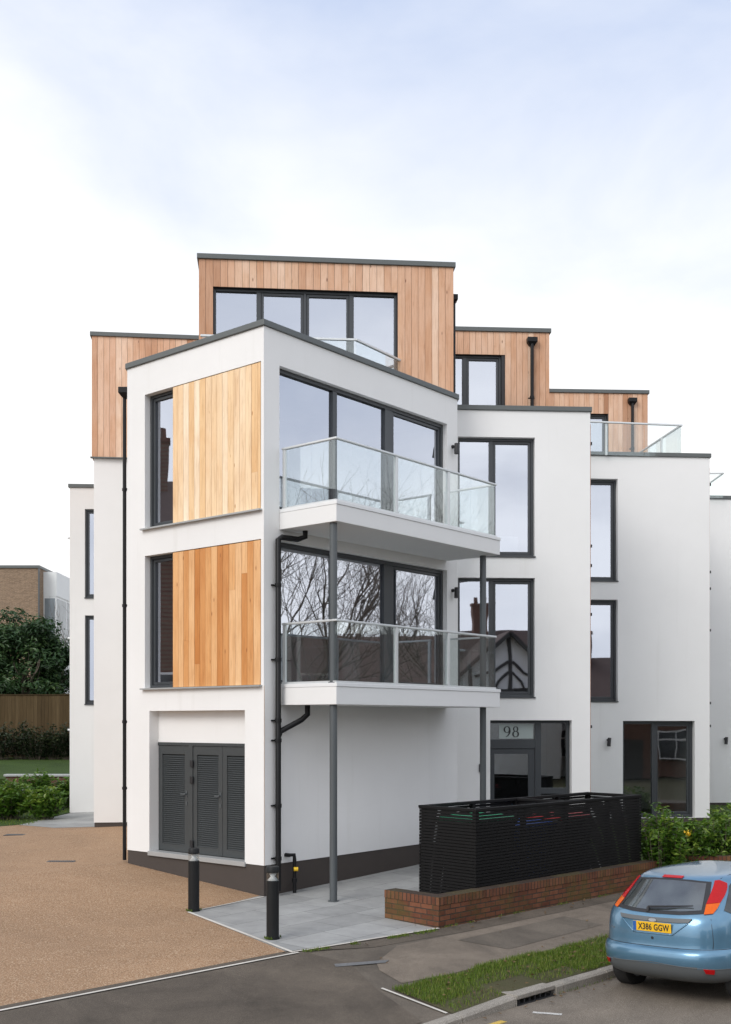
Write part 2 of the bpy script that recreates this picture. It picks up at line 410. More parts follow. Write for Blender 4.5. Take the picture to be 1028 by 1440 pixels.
def facade(mb, pl, t0, t1, z0, z1, ops=(), mi=0):
    ts = sorted(set([t0, t1]+[v for o in ops for v in o[:2]])); zs = sorted(set([z0, z1]+[v for o in ops for v in o[2:4]]))
    for i in range(len(ts)-1):
        for j in range(len(zs)-1):
            tm, zm = (ts[i]+ts[i+1])/2, (zs[j]+zs[j+1])/2
            if any(o[0] < tm < o[1] and o[2] < zm < o[3] for o in ops): continue
            mb.quad(pl.pt(ts[i], zs[j]), pl.pt(ts[i+1], zs[j]), pl.pt(ts[i+1], zs[j+1]), pl.pt(ts[i], zs[j+1]), mi)
    for (a, b, c, d, dep) in ops:
        mb.quad(pl.pt(a, c), pl.pt(a, d), pl.pt(a, d, -dep), pl.pt(a, c, -dep), mi)
        mb.quad(pl.pt(b, c), pl.pt(b, c, -dep), pl.pt(b, d, -dep), pl.pt(b, d), mi)
        mb.quad(pl.pt(a, d), pl.pt(b, d), pl.pt(b, d, -dep), pl.pt(a, d, -dep), mi)
        mb.quad(pl.pt(a, c), pl.pt(a, c, -dep), pl.pt(b, c, -dep), pl.pt(b, c), mi)

ZP, ZT = -2.3, 6.43          # top of plinth, top of parapet (relative to the eye)
def volume(pts, ops, z0=ZP, z1=ZT, plz=-3.1):
    """a white rendered block: pts counter-clockwise, ops = {edge: openings}"""
    w = MB(); n = len(pts)
    for i in range(n):
        pl = Plane(pts[i], pts[(i+1) % n]); facade(w, pl, 0, pl.len, z0, z1-.1, ops.get(i, ()))
    w.add([(p[0], p[1], z1-.1) for p in pts], [tuple(range(n))])
    wall = w.build('wall', M['render'], APT)
    MB().prism(offset_poly(pts, -.012), plz, z0-.002).build('plinth', M['plinth'], APT)
    MB().prism(offset_poly(pts, .035), z1-.098, z1).build('parapet_coping', M['coping'], APT, bevel=.008)
    return wall

def window(pl, t0, t1, z0, z1, dep, mull=(), sash=(), fw=.055, room=1.8, blind=None, sill=True, name='window', glassmat='pane', roommat='room', hbars=()):
    """frame bars, panes and the room behind; mull = [(ta, tb)] upright bars, sash = bay numbers with an inner frame"""
    f = MB(); o1, o0 = -dep+.05, -dep-.03
    A, B = t0, t1
    pl.box(f, A, A+fw, z0, z1, o0, o1); pl.box(f, B-fw, B, z0, z1, o0, o1)
    pl.box(f, A+fw, B-fw, z1-fw, z1, o0, o1); pl.box(f, A+fw, B-fw, z0, z0+fw, o0, o1)
    ed = [A+fw]
    for a, b in mull: pl.box(f, a, b, z0+fw, z1-fw, o0, o1-.004); ed += [a, b]
    ed.append(B-fw)
    bays = [(ed[i], ed[i+1]) for i in range(0, len(ed), 2)]
    p = MB()
    for i, (a, b) in enumerate(bays):
        za, zb = z0+fw, z1-fw
        if i in sash:
            s = .055
            pl.box(f, a+.004, a+s, za+.004, zb-.004, o0+.01, o1-.022); pl.box(f, b-s, b-.004, za+.004, zb-.004, o0+.01, o1-.022)
            pl.box(f, a+s, b-s, zb-s, zb-.004, o0+.01, o1-.022); pl.box(f, a+s, b-s, za+.004, za+s, o0+.01, o1-.022)
            a, b, za, zb = a+s, b-s, za+s, zb-s
        for (c, d) in hbars:
            pl.box(f, a, b, c, d, o0, o1-.01)
        q = -dep-.005+random.uniform(-.002, .002); e = random.uniform(-.003, .003); e2 = random.uniform(-.003, .003)
        p.quad(pl.pt(a, za, q), pl.pt(b, za, q+e), pl.pt(b, zb, q+e+e2), pl.pt(a, zb, q+e2))
    fo = f.build(name, M['frame'], APT, bevel=.004)
    p.build('pane', M[glassmat], fo)
    if sill:
        s = MB(); pl.box(s, t0-.01, t1+.01, z0-.025, z0, -dep, .03); s.build('sill', M['frame'], fo)
    if room:
        r = MB(); q0, q1 = -dep-.06, -dep-room
        P = lambda t, z, o: pl.pt(t, z, o)
        a, b, c, d = t0-.25, t1+.25, z0-.04, z1+.04
        a, b = t0-.02, t1+.02
        r.quad(P(a, c, q1), P(b, c, q1), P(b, d, q1), P(a, d, q1)); r.quad(P(a, c, q0), P(b, c, q0), P(b, c, q1), P(a, c, q1))
        r.quad(P(a, d, q0), P(a, d, q1), P(b, d, q1), P(b, d, q0)); r.quad(P(a, c, q0), P(a, c, q1), P(a, d, q1), P(a, d, q0))
        r.quad(P(b, c, q0), P(b, d, q0), P(b, d, q1), P(b, c, q1))
        r.build('room', M[roommat], fo)
    if blind:
        bl = MB()
        for (a, b, c, d, o) in blind: pl.box(bl, a, b, c, d, -dep-o-.01, -dep-o)
        bl.build('blind', M['blind'], fo)
    return fo

def boards(pl, t0, t1, z0, z1, ops=(), bw=.135, o0=0, o1=.022, mat='cedar', parent=None, joint=0, lo=0, hi=1, name='cladding'):
    b = MB(); t = t0; i = 0; pr = .5
    while t < t1-.01:
        e = min(t+bw*random.uniform(.94, 1.06), t1)
        if t1-e < .05: e = t1
        col = lambda: (min(1, max(0, random.gauss(.53*(lo+hi), .215*(hi-lo)))), random.random(), random.random())
        a, bb = t+.003, e-.003
        spans = [(z0, z1)]
        for (ta, tb, za, zb) in ops:
            if a < tb-.01 and bb > ta+.01:
                if ta > a+.01 and ta < bb-.01:      # board cut lengthwise at the jamb
                    pass
                ns = []
                for s0, s1 in spans:
                    if za > s0: ns.append((s0, za))
                    if zb < s1: ns.append((zb, s1))
                spans = ns
        for s0, s1 in spans:
            if s1-s0 < .02: continue
            if joint and random.random() < joint and s1-s0 > .8:
                m = random.uniform(s0+.35, s1-.35)
                pl.box(b, a, bb, s0, m-.001, o0, o1+random.uniform(0, .002), 0, col()); pl.box(b, a, bb, m+.001, s1, o0, o1, 0, col())
            else: pl.box(b, a, bb, s0, s1, o0, o1+random.uniform(0, .003), 0, col())
        t = e; i += 1
    return b.build(name, M[mat], parent or APT)

# ------------------------------------------------------------------ the apartment building
CX, CY = (371-HX)/F*17.85, 17.85
d1 = Vector((1313, 1571)).normalized(); d0 = Vector((d1.y, -d1.x))        # right facade, left facade (towards the corner)
C = Vector((CX, CY)); Rr = C+d1*5.347; Lf = C-d0*3.46
APT = empty('apartment_building', (C.x, C.y, -2.85), 'white rendered apartment block with timber clad penthouses, glass balconies and stepped bays', 'building')
PR = Plane(C, Rr); PL = Plane(Lf, C)

# tower openings
DR = .15
tr0, tr1 = PR.t(393), PR.t(628.8)
wl0, wl1 = PL.t(203.7), PL.t(367); pan0 = PL.t(242.7)
dl0, dl1 = PL.t(210), PL.t(344.3)
opsR = [(tr0, tr1, 3.452, 5.78, DR), (tr0, tr1, .616, 2.94, DR)]
opsL = [(wl0, wl1, 3.41, 5.78, .17), (wl0, wl1, .59, 2.93, .17), (dl0, dl1, ZP, .19, .21)]
tower = [tuple(Lf), tuple(C), tuple(Rr), (Rr.x-.4, 26.0), (Lf.x+.02, 26.0)]
volume(tower, {0: opsL, 1: opsR})
# balcony doors of the tower
t_ = lambda px: PR.t(px, -.13)
window(PR, tr0, tr1, 3.452, 5.78, DR, [(t_(466.5), t_(472.5)), (t_(540), t_(550.5))], (2,), .07, 2.3, sill=False, name='patio_door')
window(PR, tr0, tr1, .616, 2.94, DR, [(t_(466.5), t_(472.5)), (t_(538.5), t_(550.5))], (2,), .07, 2.3, sill=False, name='patio_door')
# left side: narrow windows beside larch panels
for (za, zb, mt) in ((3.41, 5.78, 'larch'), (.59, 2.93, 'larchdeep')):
    window(PL, wl0, pan0+.35, za, zb, .17, (), (0,), .055, 1.2, sill=False)
    bk = MB(); PL.box(bk, pan0, wl1-.012, za+.006, zb-.014, -.168, -.036)
    PL.box(bk, pan0+.36, wl1-.004, za+.004, zb-.004, -.26, -.172)
    panel = bk.build('timber_panel', M['black'], APT)
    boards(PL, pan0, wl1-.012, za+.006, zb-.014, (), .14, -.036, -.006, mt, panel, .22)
    s = MB(); PL.box(s, wl0-.06, wl1+.03, za-.026, za-.001, -.02, .07); s.build('sill', M['sill'], APT)
# louvred plant-room doors
hd = MB(); PL.box(hd, dl0, dl1, -.36, .189, -.26, -.205); hd.build('wall_head_panel', M['render'], APT)
fr = MB(); z0d, z1d = ZP+.03, -.362
tl = [PL.t(v) for v in (221.5, 228, 255.5, 258.5)]
fr_o = -.17
bx0, bx1 = dl0+.003, dl1-.003; wdt = bx1-bx0
PL.box(fr, bx0, bx1, z1d-.05, z1d, -.26, -.19)
df = fr.build('door_frame', M['door'], APT)
lw = wdt*.335
leafs = [(bx0, bx0+lw), (bx0+lw+.11, bx0+lw+.11+(wdt-lw-.11)/2), (bx0+lw+.11+(wdt-lw-.11)/2, bx1)]
po = MB(); PL.box(po, leafs[0][1], leafs[1][0], z0d, z1d-.05, -.26, -.193); po.build('door_post', M['door'], df)
for i, (a, b) in enumerate(leafs):
    m = MB(); a += .004; b -= .004; st = .10; lo, hi = z0d+.005, z1d-.055
    PL.box(m, a, a+st, lo, hi, -.25, -.205); PL.box(m, b-st, b, lo, hi, -.25, -.205)
    PL.box(m, a+st, b-st, hi-.15, hi, -.25, -.205); PL.box(m, a+st, b-st, lo, lo+.12, -.25, -.205)
    PL.box(m, a+st, b-st, lo+.12, hi-.15, -.26, -.248)
    leaf = m.build('louvre_door', M['door'], APT, bevel=.003)
    sl = MB(); z = lo+.125
    while z < hi-.17:
        p0, p1 = PL.pt(a+st, z, -.212), PL.pt(b-st, z, -.212); q0, q1 = PL.pt(a+st, z+.03, -.243), PL.pt(b-st, z+.03, -.243)
        up = Vector((0, 0, .006))
        sl.add([p0, p1, q1, q0, p0+up, p1+up, q1+up, q0+up], [(3, 2, 1, 0), (4, 5, 6, 7), (0, 1, 5, 4), (2, 3, 7, 6)])
        z += .0355
    sl.build('louvre', M['door'], leaf)
    hx = (b-.05) if i == 0 else (a+.05)
    if i < 2:
        h = MB(); zc = -1.25
        if i == 1: hx = b-.045
        PL.box(h, hx-.02, hx+.02, zc-.06, zc+.06, -.205, -.196); PL.box(h, hx-.11, hx+.01, zc-.012, zc+.012, -.17, -.155); PL.box(h, hx-.01, hx+.012, zc-.012, zc+.012, -.196, -.16)
        h.build('handle', M['steel'], leaf, bevel=.003)
        h = MB(); PL.box(h, hx-.016, hx+.016, zc-.2, zc-.13, -.205, -.194); h.build('lock_plate', M['steel'], leaf, bevel=.003)
for zc in (-.72, -1.0, -2.1):
    h = MB(); PL.box(h, leafs[1][0]-.045, leafs[1][0]+.03, zc-.06, zc+.06, -.193, -.165); h.build('hinge', M['black'], df, bevel=.006)
s = MB(); PL.box(s, dl0-.02, dl1+.02, ZP-.05, ZP+.028, -.20, .025); s.build('door_sill', M['sill'], APT, bevel=.004)
s = MB(); PL.box(s, dl1-.05, dl1-.02, .02, .1, -.205, -.14); s.build('alarm_sounder', M['black'], APT)

M['rust'] = simple('rust_stained_render', (.70, .52, .38), .9, var=.2, scale=5)
cb_ = MB(); PR.box(cb_, .004, .012, ZP, .58, .0, .003); cb_.build('corner_bead', M['rust'], APT)
# centre bay, right bays, left bays
def Yx(px, Y): return ((px-HX)/F*Y, Y)
a, b = Yx(643, 22.67), Yx(830, 22.83); dv = (Vector(b)-Vector(a)).normalized()
v2 = [tuple(Vector(a)-dv*.55), b, (b[0]+.25, 30.5), (1.3, 30.5)]
P2 = Plane(v2[0], v2[1])
w2 = (P2.t(644), P2.t(752.3)); e2 = (P2.t(689.3), P2.t(804))
volume(v2, {0: [(w2[0], w2[1], 3.37, 5.79, .17), (w2[0], w2[1], .507, 2.93, .17), (e2[0], e2[1], ZP-.0, .03, .2)]})
mu2 = [(P2.t(687.7, -.15), P2.t(693, -.15))]
window(P2, *w2, 3.37, 5.79, .17, mu2, (1,), .055, 2.2, blind=[(P2.t(702), P2.t(743), 3.45, 3.95, .9)])
window(P2, *w2, .507, 2.93, .17, mu2, (1,), .055, 2.2)
# entrance: door leaf, transom light with the number, side light, letter boxes
f = MB(); A, B = e2[0], e2[1]-.01; o0, o1 = -.25, -.17
m0, m1 = P2.t(755), P2.t(763.5)
P2.box(f, A, A+.03, ZP, .03, o0, o1); P2.box(f, B-.06, B, ZP, .03, o0, o1)
P2.box(f, A+.03, B-.06, -.03, .03, o0, o1); P2.box(f, m0, m1, ZP, -.03, o0, o1)
P2.box(f, A+.03, m0, -.55, -.36, o0, o1-.003); P2.box(f, m1, B-.06, -1.48, -1.36, o0, o1-.003); P2.box(f, m1, B-.06, ZP, -2.1, o0, o1-.003)
ent = f.build('entrance_door', M['frame'], APT, bevel=.004)
lf = MB(); P2.box(lf, A+.035, A+.12, ZP+.01, -.56, o0+.02, o1-.02); P2.box(lf, m0-.14, m0-.005, ZP+.01, -.56, o0+.02, o1-.02)
P2.box(lf, A+.12, m0-.14, -.66, -.56, o0+.02, o1-.02); P2.box(lf, A+.12, m0-.14, ZP+.01, -2.05, o0+.02, o1-.02)
lf.build('door_leaf', M['frame'], ent)
p = MB(); q = -.205
P2.box(p, A+.12, m0-.14, -2.05, -.66, q-.01, q); P2.box(p, m1, B-.06, -1.36, -.03, q-.01, q); P2.box(p, A+.03, m0, -.36, -.03, q-.016, q-.006)
p.build('pane', M['panedoor'], ent)
fb = MB(); P2.box(fb, A+.22, m0-.03, -.345, -.05, q-.0055, q-.0025); fb.build('frosted_panel', M['frost'], ent)
lb = MB()
lm = (m1+B-.06)/2
for (a_, b_) in ((m1+.01, lm-.015), (lm+.015, B-.07)):
    P2.box(lb, a_, b_, -2.09, -1.5, -.24, -.205)
    P2.box(lb, a_+.03, b_-.03, -1.615, -1.595, -.205, -.19)
lb.build('letter_box', M['frame'], ent, bevel=.003)
slt = MB()
for (a_, b_) in ((m1+.03, lm-.03), (lm+.03, B-.09)): P2.box(slt, a_, b_, -1.585, -1.565, -.204, -.186)
slt.build('letter_slot', M['alu'], ent)
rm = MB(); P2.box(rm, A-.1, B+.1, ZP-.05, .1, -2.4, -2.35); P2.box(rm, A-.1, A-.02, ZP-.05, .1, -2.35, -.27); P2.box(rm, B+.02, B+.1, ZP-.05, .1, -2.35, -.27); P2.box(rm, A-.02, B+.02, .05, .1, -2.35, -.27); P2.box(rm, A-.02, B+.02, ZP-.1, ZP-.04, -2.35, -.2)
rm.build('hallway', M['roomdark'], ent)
# the number 98 in serif strokes of uneven width
def stroke(mb, pts, wd, pl, off):
    n = len(pts); Lp = []; Rp = []
    for i in range(n):
        p = Vector(pts[i]); t = (Vector(pts[min(i+1, n-1)])-Vector(pts[max(i-1, 0)])).normalized(); nn = Vector((-t.y, t.x))
        Lp.append(p+nn*wd[i]/2); Rp.append(p-nn*wd[i]/2)
    for i in range(n-1):
        mb.quad(*[pl.pt(v.x, v.y, off) for v in (Rp[i], Rp[i+1], Lp[i+1], Lp[i])])
t9, t8 = P2.t(715.5), P2.t(727.8); zc = -.205
def ell(cx, cz, rx, rz, a0, a1, n=28): return [(cx+rx*math.cos(R(a0+(a1-a0)*i/n)), cz+rz*math.sin(R(a0+(a1-a0)*i/n))) for i in range(n+1)]
def wds(a0, a1, n=28, lo=.010, hi=.032): return [lo+(hi-lo)*abs(math.cos(R(a0+(a1-a0)*i/n)))**1.5 for i in range(n+1)]
num = MB()
stroke(num, ell(t9, zc+.045, .055, .062, 0, 360), wds(0, 360), P2, -.198)
stroke(num, ell(t9-.045, zc+.03, .105, .135, 0, -78, 16), wds(0, -78, 16), P2, -.198)
num.build('digit', M['black'], ent)
num = MB()
stroke(num, ell(t8, zc+.056, .043, .048, 0, 360), wds(0, 360, lo=.01, hi=.026), P2, -.198)
stroke(num, ell(t8, zc-.048, .056, .057, 0, 360), wds(0, 360), P2, -.198)
num.build('digit', M['black'], ent)
# call panel and pull handle beside the door
ic = MB(); P2.box(ic, P2.t(673.5), P2.t(679), -1.02, -.86, 0, .03); ic.build('call_panel', M['black'], APT, bevel=.004)
hn = MB(); P2.box(hn, P2.t(676.5), P2.t(679.5), -1.58, -1.3, .0, .03); hn.build('switch_plate', M['alu'], APT, bevel=.004)

a, b = Yx(830, 26.58), Yx(998, 26.79); dv = (Vector(b)-Vector(a)).normalized()
v3 = [tuple(Vector(a)-dv*.75), b, (b[0]+.3, 33.5), (a[0]-.75, 33.5)]
P3 = Plane(v3[0], v3[1])
w3 = (P3.t(790), P3.t(868.8)); g3 = (P3.t(876), P3.t(977))
volume(v3, {0: [(w3[0], w3[1], 3.36, 5.79, .2), (w3[0], w3[1], .49, 2.91, .2), (g3[0], g3[1], ZP-.0, .02, .2)]})
window(P3, *w3, 3.36, 5.79, .2, [(P3.t(812), P3.t(818))], (1,), .055, 2.2)
window(P3, *w3, .49, 2.91, .2, [(P3.t(812), P3.t(818))], (1,), .055, 2.2)
window(P3, *g3, ZP+.01, .02, .2, [(P3.t(919.8), P3.t(925))], (1,), .075, 2.4, sill=False, name='patio_door', glassmat='panedoor')
a, b = (7.75, 31.62), (15.2, 32.1)
v4 = [a, b, (15.5, 38), (7.9, 38)]; P4 = Plane(a, b)
g4 = (P4.t(1120), P4.t(1230))
volume(v4, {0: [(g4[0], g4[1], -2.25, .02, .2), (g4[0], g4[1], .49, 2.91, .2), (g4[0], g4[1], 3.36, 5.79, .2)]})
for za, zb in ((-2.25, .02), (.49, 2.91), (3.36, 5.79)): window(P4, *g4, za, zb, .2, [((g4[0]+g4[1])/2-.05, (g4[0]+g4[1])/2+.05)], (1,), .06, 2)
# left bays
a = Yx(132, 25.82); vA = [a, (Lf.x+.35, a[1]+.3), (Lf.x+.35, 33), (a[0]+.05, 33)]
PA = Plane(vA[0], vA[1])
w = MB()
for i in range(4):
    pl = Plane(vA[i], vA[(i+1) % 4]); facade(w, pl, 0, pl.len, -2.33, 6.10)
w.add([(p[0], p[1], 6.10) for p in vA], [(0, 1, 2, 3)]); w.build('wall', M['render'], APT)
MB().prism(offset_poly(vA, -.012), -3, -2.332).build('plinth', M['plinth'], APT)
a = Yx(98, 30.2); vB = [a, (-5.6, 30.35), (-5.6, 33.6), (a[0]+.1, 33.6)]
PB = Plane(vB[0], vB[1]); wb = (PB.t(119.3), PB.t(150))
volume(vB, {0: [(wb[0], wb[1], 3.36, 5.76, .12), (wb[0], wb[1], .48, 2.88, .12)]}, z0=-2.46)
for za, zb in ((3.36, 5.76), (.48, 2.88)): window(PB, *wb, za, zb, .12, (), (0,), .05, 1.5)
for zc in (5.02, 2.28, -.62+.4):
    s = MB(); s.tube([PB.pt(.0, zc, -.3), PB.pt(-.11, zc, -.3)], .03, 8); s.build('overflow_pipe', M['whitemetal'], APT)

# penthouses: dark carcass with upright boards
def penthouse(fa, fb, z0, z1, depth, ops=(), cop=True, ends=True):
    fa, fb = Vector(fa), Vector(fb); d = (fb-fa).normalized(); bk = Vector((-d.y, d.x))*depth
    pts = [tuple(fa), tuple(fb), tuple(fb+bk), tuple(fa+bk)]
    c = MB()
    for i in range(4):
        pl = Plane(pts[i], pts[(i+1) % 4]); facade(c, pl, 0, pl.len, z0, z1-.1, [(*o, .14) for o in ops] if i == 0 else ())
    c.add([(p[0], p[1], z1-.1) for p in pts], [(0, 1, 2, 3)]); c.add([(p[0], p[1], z0) for p in pts], [(3, 2, 1, 0)])
    body = c.build('penthouse', M['black'], APT)
    for i in (0, 1, 3):
        pl = Plane(pts[i], pts[(i+1) % 4])
        boards(pl, -.022 if i == 0 else 0, pl.len+(.022 if i == 0 else 0), z0-.03, z1-.1, ops if i == 0 else (), .135, .001, .022, 'cedar', body)
    MB().prism(offset_poly(pts, .06), z1-.098, z1).build('coping', M['coping'], body, bevel=.008)
    return Plane(pts[0], pts[1]), body
def ptw(px, Y): return ((px-HX)/F*Y, Y)
fa, fb = ptw(281.5, 21.5), ptw(636, 21.92)
pp = Plane(fa, fb); o1_ = [(pp.t(299.8), pp.t(558.5), 6.0, 8.38)]
PP1, b1 = penthouse(fa, fb, 5.95, 9.0, 5.0, o1_)
window(PP1, *o1_[0], .12, [(PP1.t(360.5), PP1.t(367)), (PP1.t(427), PP1.t(431)), (PP1.t(491.5), PP1.t(498))], (1, 2), .05, 2.4, sill=False, name='penthouse_window')
fa, fb = ptw(620, 25.45), ptw(771, 25.6)
pp = Plane(fa, fb); o2_ = [(pp.t(622), pp.t(705.4), 6.0, 8.38)]
PP2, b2 = penthouse(fa, fb, 5.95, 9.0, 4.5, o2_)
window(PP2, *o2_[0], .12, [(PP2.t(651), PP2.t(657))], (1,), .05, 2.2, sill=False, name='penthouse_window')
fa, fb = ptw(745, 30.2), ptw(909.5, 30.36)
pp = Plane(fa, fb); o3_ = [(pp.t(800), pp.t(854), 6.0, 8.35)]
PP3, b3 = penthouse(fa, fb, 5.95, 9.0, 4.5, o3_)
window(PP3, *o3_[0], .12, (), (0,), .05, 2.0, sill=False, name='penthouse_window')
fa = Vector(ptw(130.5, 25.8)); fb = Vector((Lf.x+.9, 26.12))
PP4, b4 = penthouse(fa, fb, 6.13, 9.0, 5.5)
tr_ = MB(); Plane(fa, fb).box(tr_, -.05, 2.2, 6.085, 6.112, -.02, .06); tr_.build('drip_trim', M['coping'], APT)

# balconies
t0b, t1b, wdb = PR.t(393), PR.t(393)+4.625, 1.23
def balcony(zb, zt, zr):
    s = MB(); PR.box(s, t0b, t1b, zb, zt-.06, .003, wdb)
    sb = s.build('balcony', M['soffit'], APT, bevel=.006)
    e = MB(); PR.box(e, t0b-.004, t1b+.012, zt-.058, zt, .003, wdb+.012); e.build('slab_edge_trim', M['whitemetal'], sb, bevel=.004)
    h = MB(); i0, i1, iw = t0b+.07, t1b-.07, wdb-.07
    PR.box(h, i0-.03, i0+.03, zr-.035, zr, .003, iw+.03); PR.box(h, i0+.03, i1-.03, zr-.035, zr, iw-.03, iw+.03); PR.box(h, i1-.03, i1+.03, zr-.035, zr, .003, iw+.03)
    h.build('handrail', M['alu'], sb, bevel=.008)
    b = MB(); PR.box(b, i0-.02, i0+.02, zt+.001, zt+.035, .003, iw+.02); PR.box(b, i0+.02, i1-.02, zt+.001, zt+.035, iw-.02, iw+.02); PR.box(b, i1-.02, i1+.02, zt+.001, zt+.035, .003, iw+.02)
    b.build('base_channel', M['alu'], sb)
    tpost = [PR.t(557, iw), PR.t(630, iw)]
    for t in tpost:
        q = MB(); PR.box(q, t-.032, t+.032, zt+.035, zr-.036, iw-.03, iw+.024); q.build('post', M['alu'], sb, bevel=.004)
    for tt in (i0, i1):
        q = MB(); PR.box(q, tt-.022, tt+.022, zt+.035, zr-.036, .02, .08); q.build('post', M['alu'], sb, bevel=.004)
    # glass sheets with open joints
    g0, g1 = zt+.02, zr-.03
    cuts = [i0+.01, PR.t(514, iw), tpost[0], PR.t(593, iw), tpost[1], PR.t(662, iw), i1-.01]
    for k in range(len(cuts)-1):
        q = MB(); PR.box(q, cuts[k]+(.036 if k in (2, 4) else .007), cuts[k+1]-(.036 if k in (1, 3) else .007), g0, g1, iw-.006, iw+.006); q.build('glass_panel', M['glass'], sb)
    for tt in (i0, i1):
        for (a, b) in ((.09, iw*.55), (iw*.55+.014, iw-.012)):
            q = MB(); PR.box(q, tt-.006, tt+.006, g0, g1, a, b); q.build('glass_panel', M['glass'], sb)
    return sb
balcony(3.117, 3.444, 4.448); balcony(.27, .608, 1.605)
def column(t, o, z0, z1):
    p = PR.pt(t, 0, o); c = MB(); c.lathe([(.06, z0), (.06, z1)], (p.x, p.y, 0), 20)
    co = c.build('steel_column', M['steel'], APT, smooth=40)
    b = MB(); b.lathe([(.085, z0-.01), (.085, z0+.012)], (p.x, p.y, 0), 20); b.build('base_plate', M['steel'], co, smooth=40)
pc = PR.pt(t0b+.12, 0, wdb-.16); gz = G(pc.x, pc.y)
ta = [(t0b+.10, wdb-.15), (t1b-.12, wdb-.30)]
for (t, o) in ta:
    p = PR.pt(t, 0, o)
    column(t, o, G(p.x, p.y), .272); column(t, o, .61, 3.119)

# rooftop railings
def railing(path, z0, z1, posts=(), wall_end=True):
    h = MB(); pts = [Vector(p) for p in path]; obj_ = None
    for i in range(len(pts)-1):
        pl = Plane(pts[i], pts[i+1]); pl.box(h, -.025, pl.len+.025-.05*(i < len(pts)-2), z1-.04, z1, -.025, .025)
    obj_ = h.build('terrace_handrail', M['alu'], APT, bevel=.006)
    for i in range(len(pts)-1):
        pl = Plane(pts[i], pts[i+1]); n = max(1, round(pl.len/1.1))
        for k in range(n):
            a, b = pl.len*k/n, pl.len*(k+1)/n
            q = MB(); pl.box(q, a+.008, b-.008, z0, z1-.042, -.005, .005); q.build('glass_panel', M['glass'], obj_)
            if k and k in posts:
                q = MB(); pl.box(q, a-.025, a+.025, z0, z1-.042, -.06, -.015); q.build('post', M['alu'], obj_, bevel=.003)
zr1 = 7.08
def at(px, py, z): Y = F*z/(HY-py); return Vector(((px-HX)/F*Y, Y))
k1 = at(501, 476.5, zr1); k2 = at(569, 508.5, zr1); k0 = at(284, 470.5, zr1)
railing([k0, k1, k2], 6.33, zr1, posts=(2,))
k1 = at(958, 597, 7.12); k0 = at(800, 590.5, 7.12); k2 = at(905, 632, 7.12)
railing([k0, k1, k1+(k2-k1).normalized()*3.4], 6.33, 7.12, posts=(1,))
k1 = at(1017, 664.5, 7.05); k2 = at(990, 684, 7.05)
railing([k1+Vector((-2.6, .1)), k1, k1+(k2-k1).normalized()*3.0], 6.33, 7.05)

# rain water goods
def hopper(mb, p, n, d, w=.1):
    n3 = Vector((n.x, n.y, 0)); d3 = Vector((d.x, d.y, 0))
    c = Vector(p)
    vs = []
    for (hw, dp, z) in ((.055, .10, -.12), (.115, .17, -.04), (.115, .17, .06)):
        vs += [c-d3*hw+Vector((0, 0, z)), c+d3*hw+Vector((0, 0, z)), c+d3*hw+n3*dp+Vector((0, 0, z)), c-d3*hw+n3*dp+Vector((0, 0, z))]
    mb.add(vs, [(3, 2, 1, 0), (8, 9, 10, 11)]+[(i*4+k, i*4+(k+1) % 4, i*4+4+(k+1) % 4, i*4+4+k) for i in range(2) for k in range(4)])
def downpipe(pl, t, zt, zb, off=.075, r=.034, hop=True, clips=()):
    m = MB(); m.tube([pl.pt(t, zt, off), pl.pt(t, zb, off)], r, 12)
    o = m.build('downpipe', M['pipe'], APT, smooth=40)
    if hop: h = MB(); hopper(h, pl.pt(t, zt+.02, .004), pl.n, pl.d); h.build('hopper', M['pipe'], o, bevel=.01)
    for z in clips:
        c = MB(); c.lathe([(r+.012, z-.025), (r+.012, z+.025)], tuple(pl.pt(t, 0, off).xy)+(0,), 12); pl.box(c, t-.075, t+.075, z-.012, z+.012, 0.002, .03); c.build('pipe_clip', M['pipe'], o)
downpipe(PP2, PP2.t(747), 8.68, 6.3, .10, .04, True, (7.4,))
downpipe(PP3, PP3.t(888), 8.68, 6.3, .10, .04, True, (7.4,))
PE = Plane(PP1.pt(PP1.len, 0).xy, (PP1.pt(PP1.len, 0)+Vector((-PP1.d.y, PP1.d.x, 0))*3).xy)
downpipe(PE, .45, 8.45, 6.35, .10, .04, True)
PEL = Plane((Lf.x+.02, 26.0), tuple(Lf))
downpipe(PEL, PEL.len-.14, 5.95, -2.5, .08, .033, True, (4.2, 2.1, 0, -1.2))
# balcony drain stack on the right facade
m = MB(); tp = PR.t(386); op = .085
m.tube([PR.pt(PR.t(386)+.47, 3.16, .24), PR.pt(PR.t(386)+.47, 3.02, .24), PR.pt(PR.t(386)+.40, 2.98, .14), PR.pt(tp+.08, 2.98, op), PR.pt(tp, 2.94, op), PR.pt(tp, -2.72, op)], .046, 12)
st = m.build('downpipe', M['pipe'], APT, smooth=40)
m = MB(); m.tube([PR.pt(tp+.46, .3, .30), PR.pt(tp+.46, .12, .30), PR.pt(tp+.38, .03, .24), PR.pt(tp+.06, -.15, op), PR.pt(tp, -.24, op)], .046, 12); m.build('branch_pipe', M['pipe'], st, smooth=40)
for z in (2.2, 1.0, .02, -.30, -1.35, -2.2):
    c = MB(); p = PR.pt(tp, 0, op); c.lathe([(.056, z-.03), (.056, z+.03)], (p.x, p.y, 0), 12); PR.box(c, tp-.085, tp+.085, z-.012, z+.012, .002, .03); c.build('pipe_clip', M['pipe'], st)
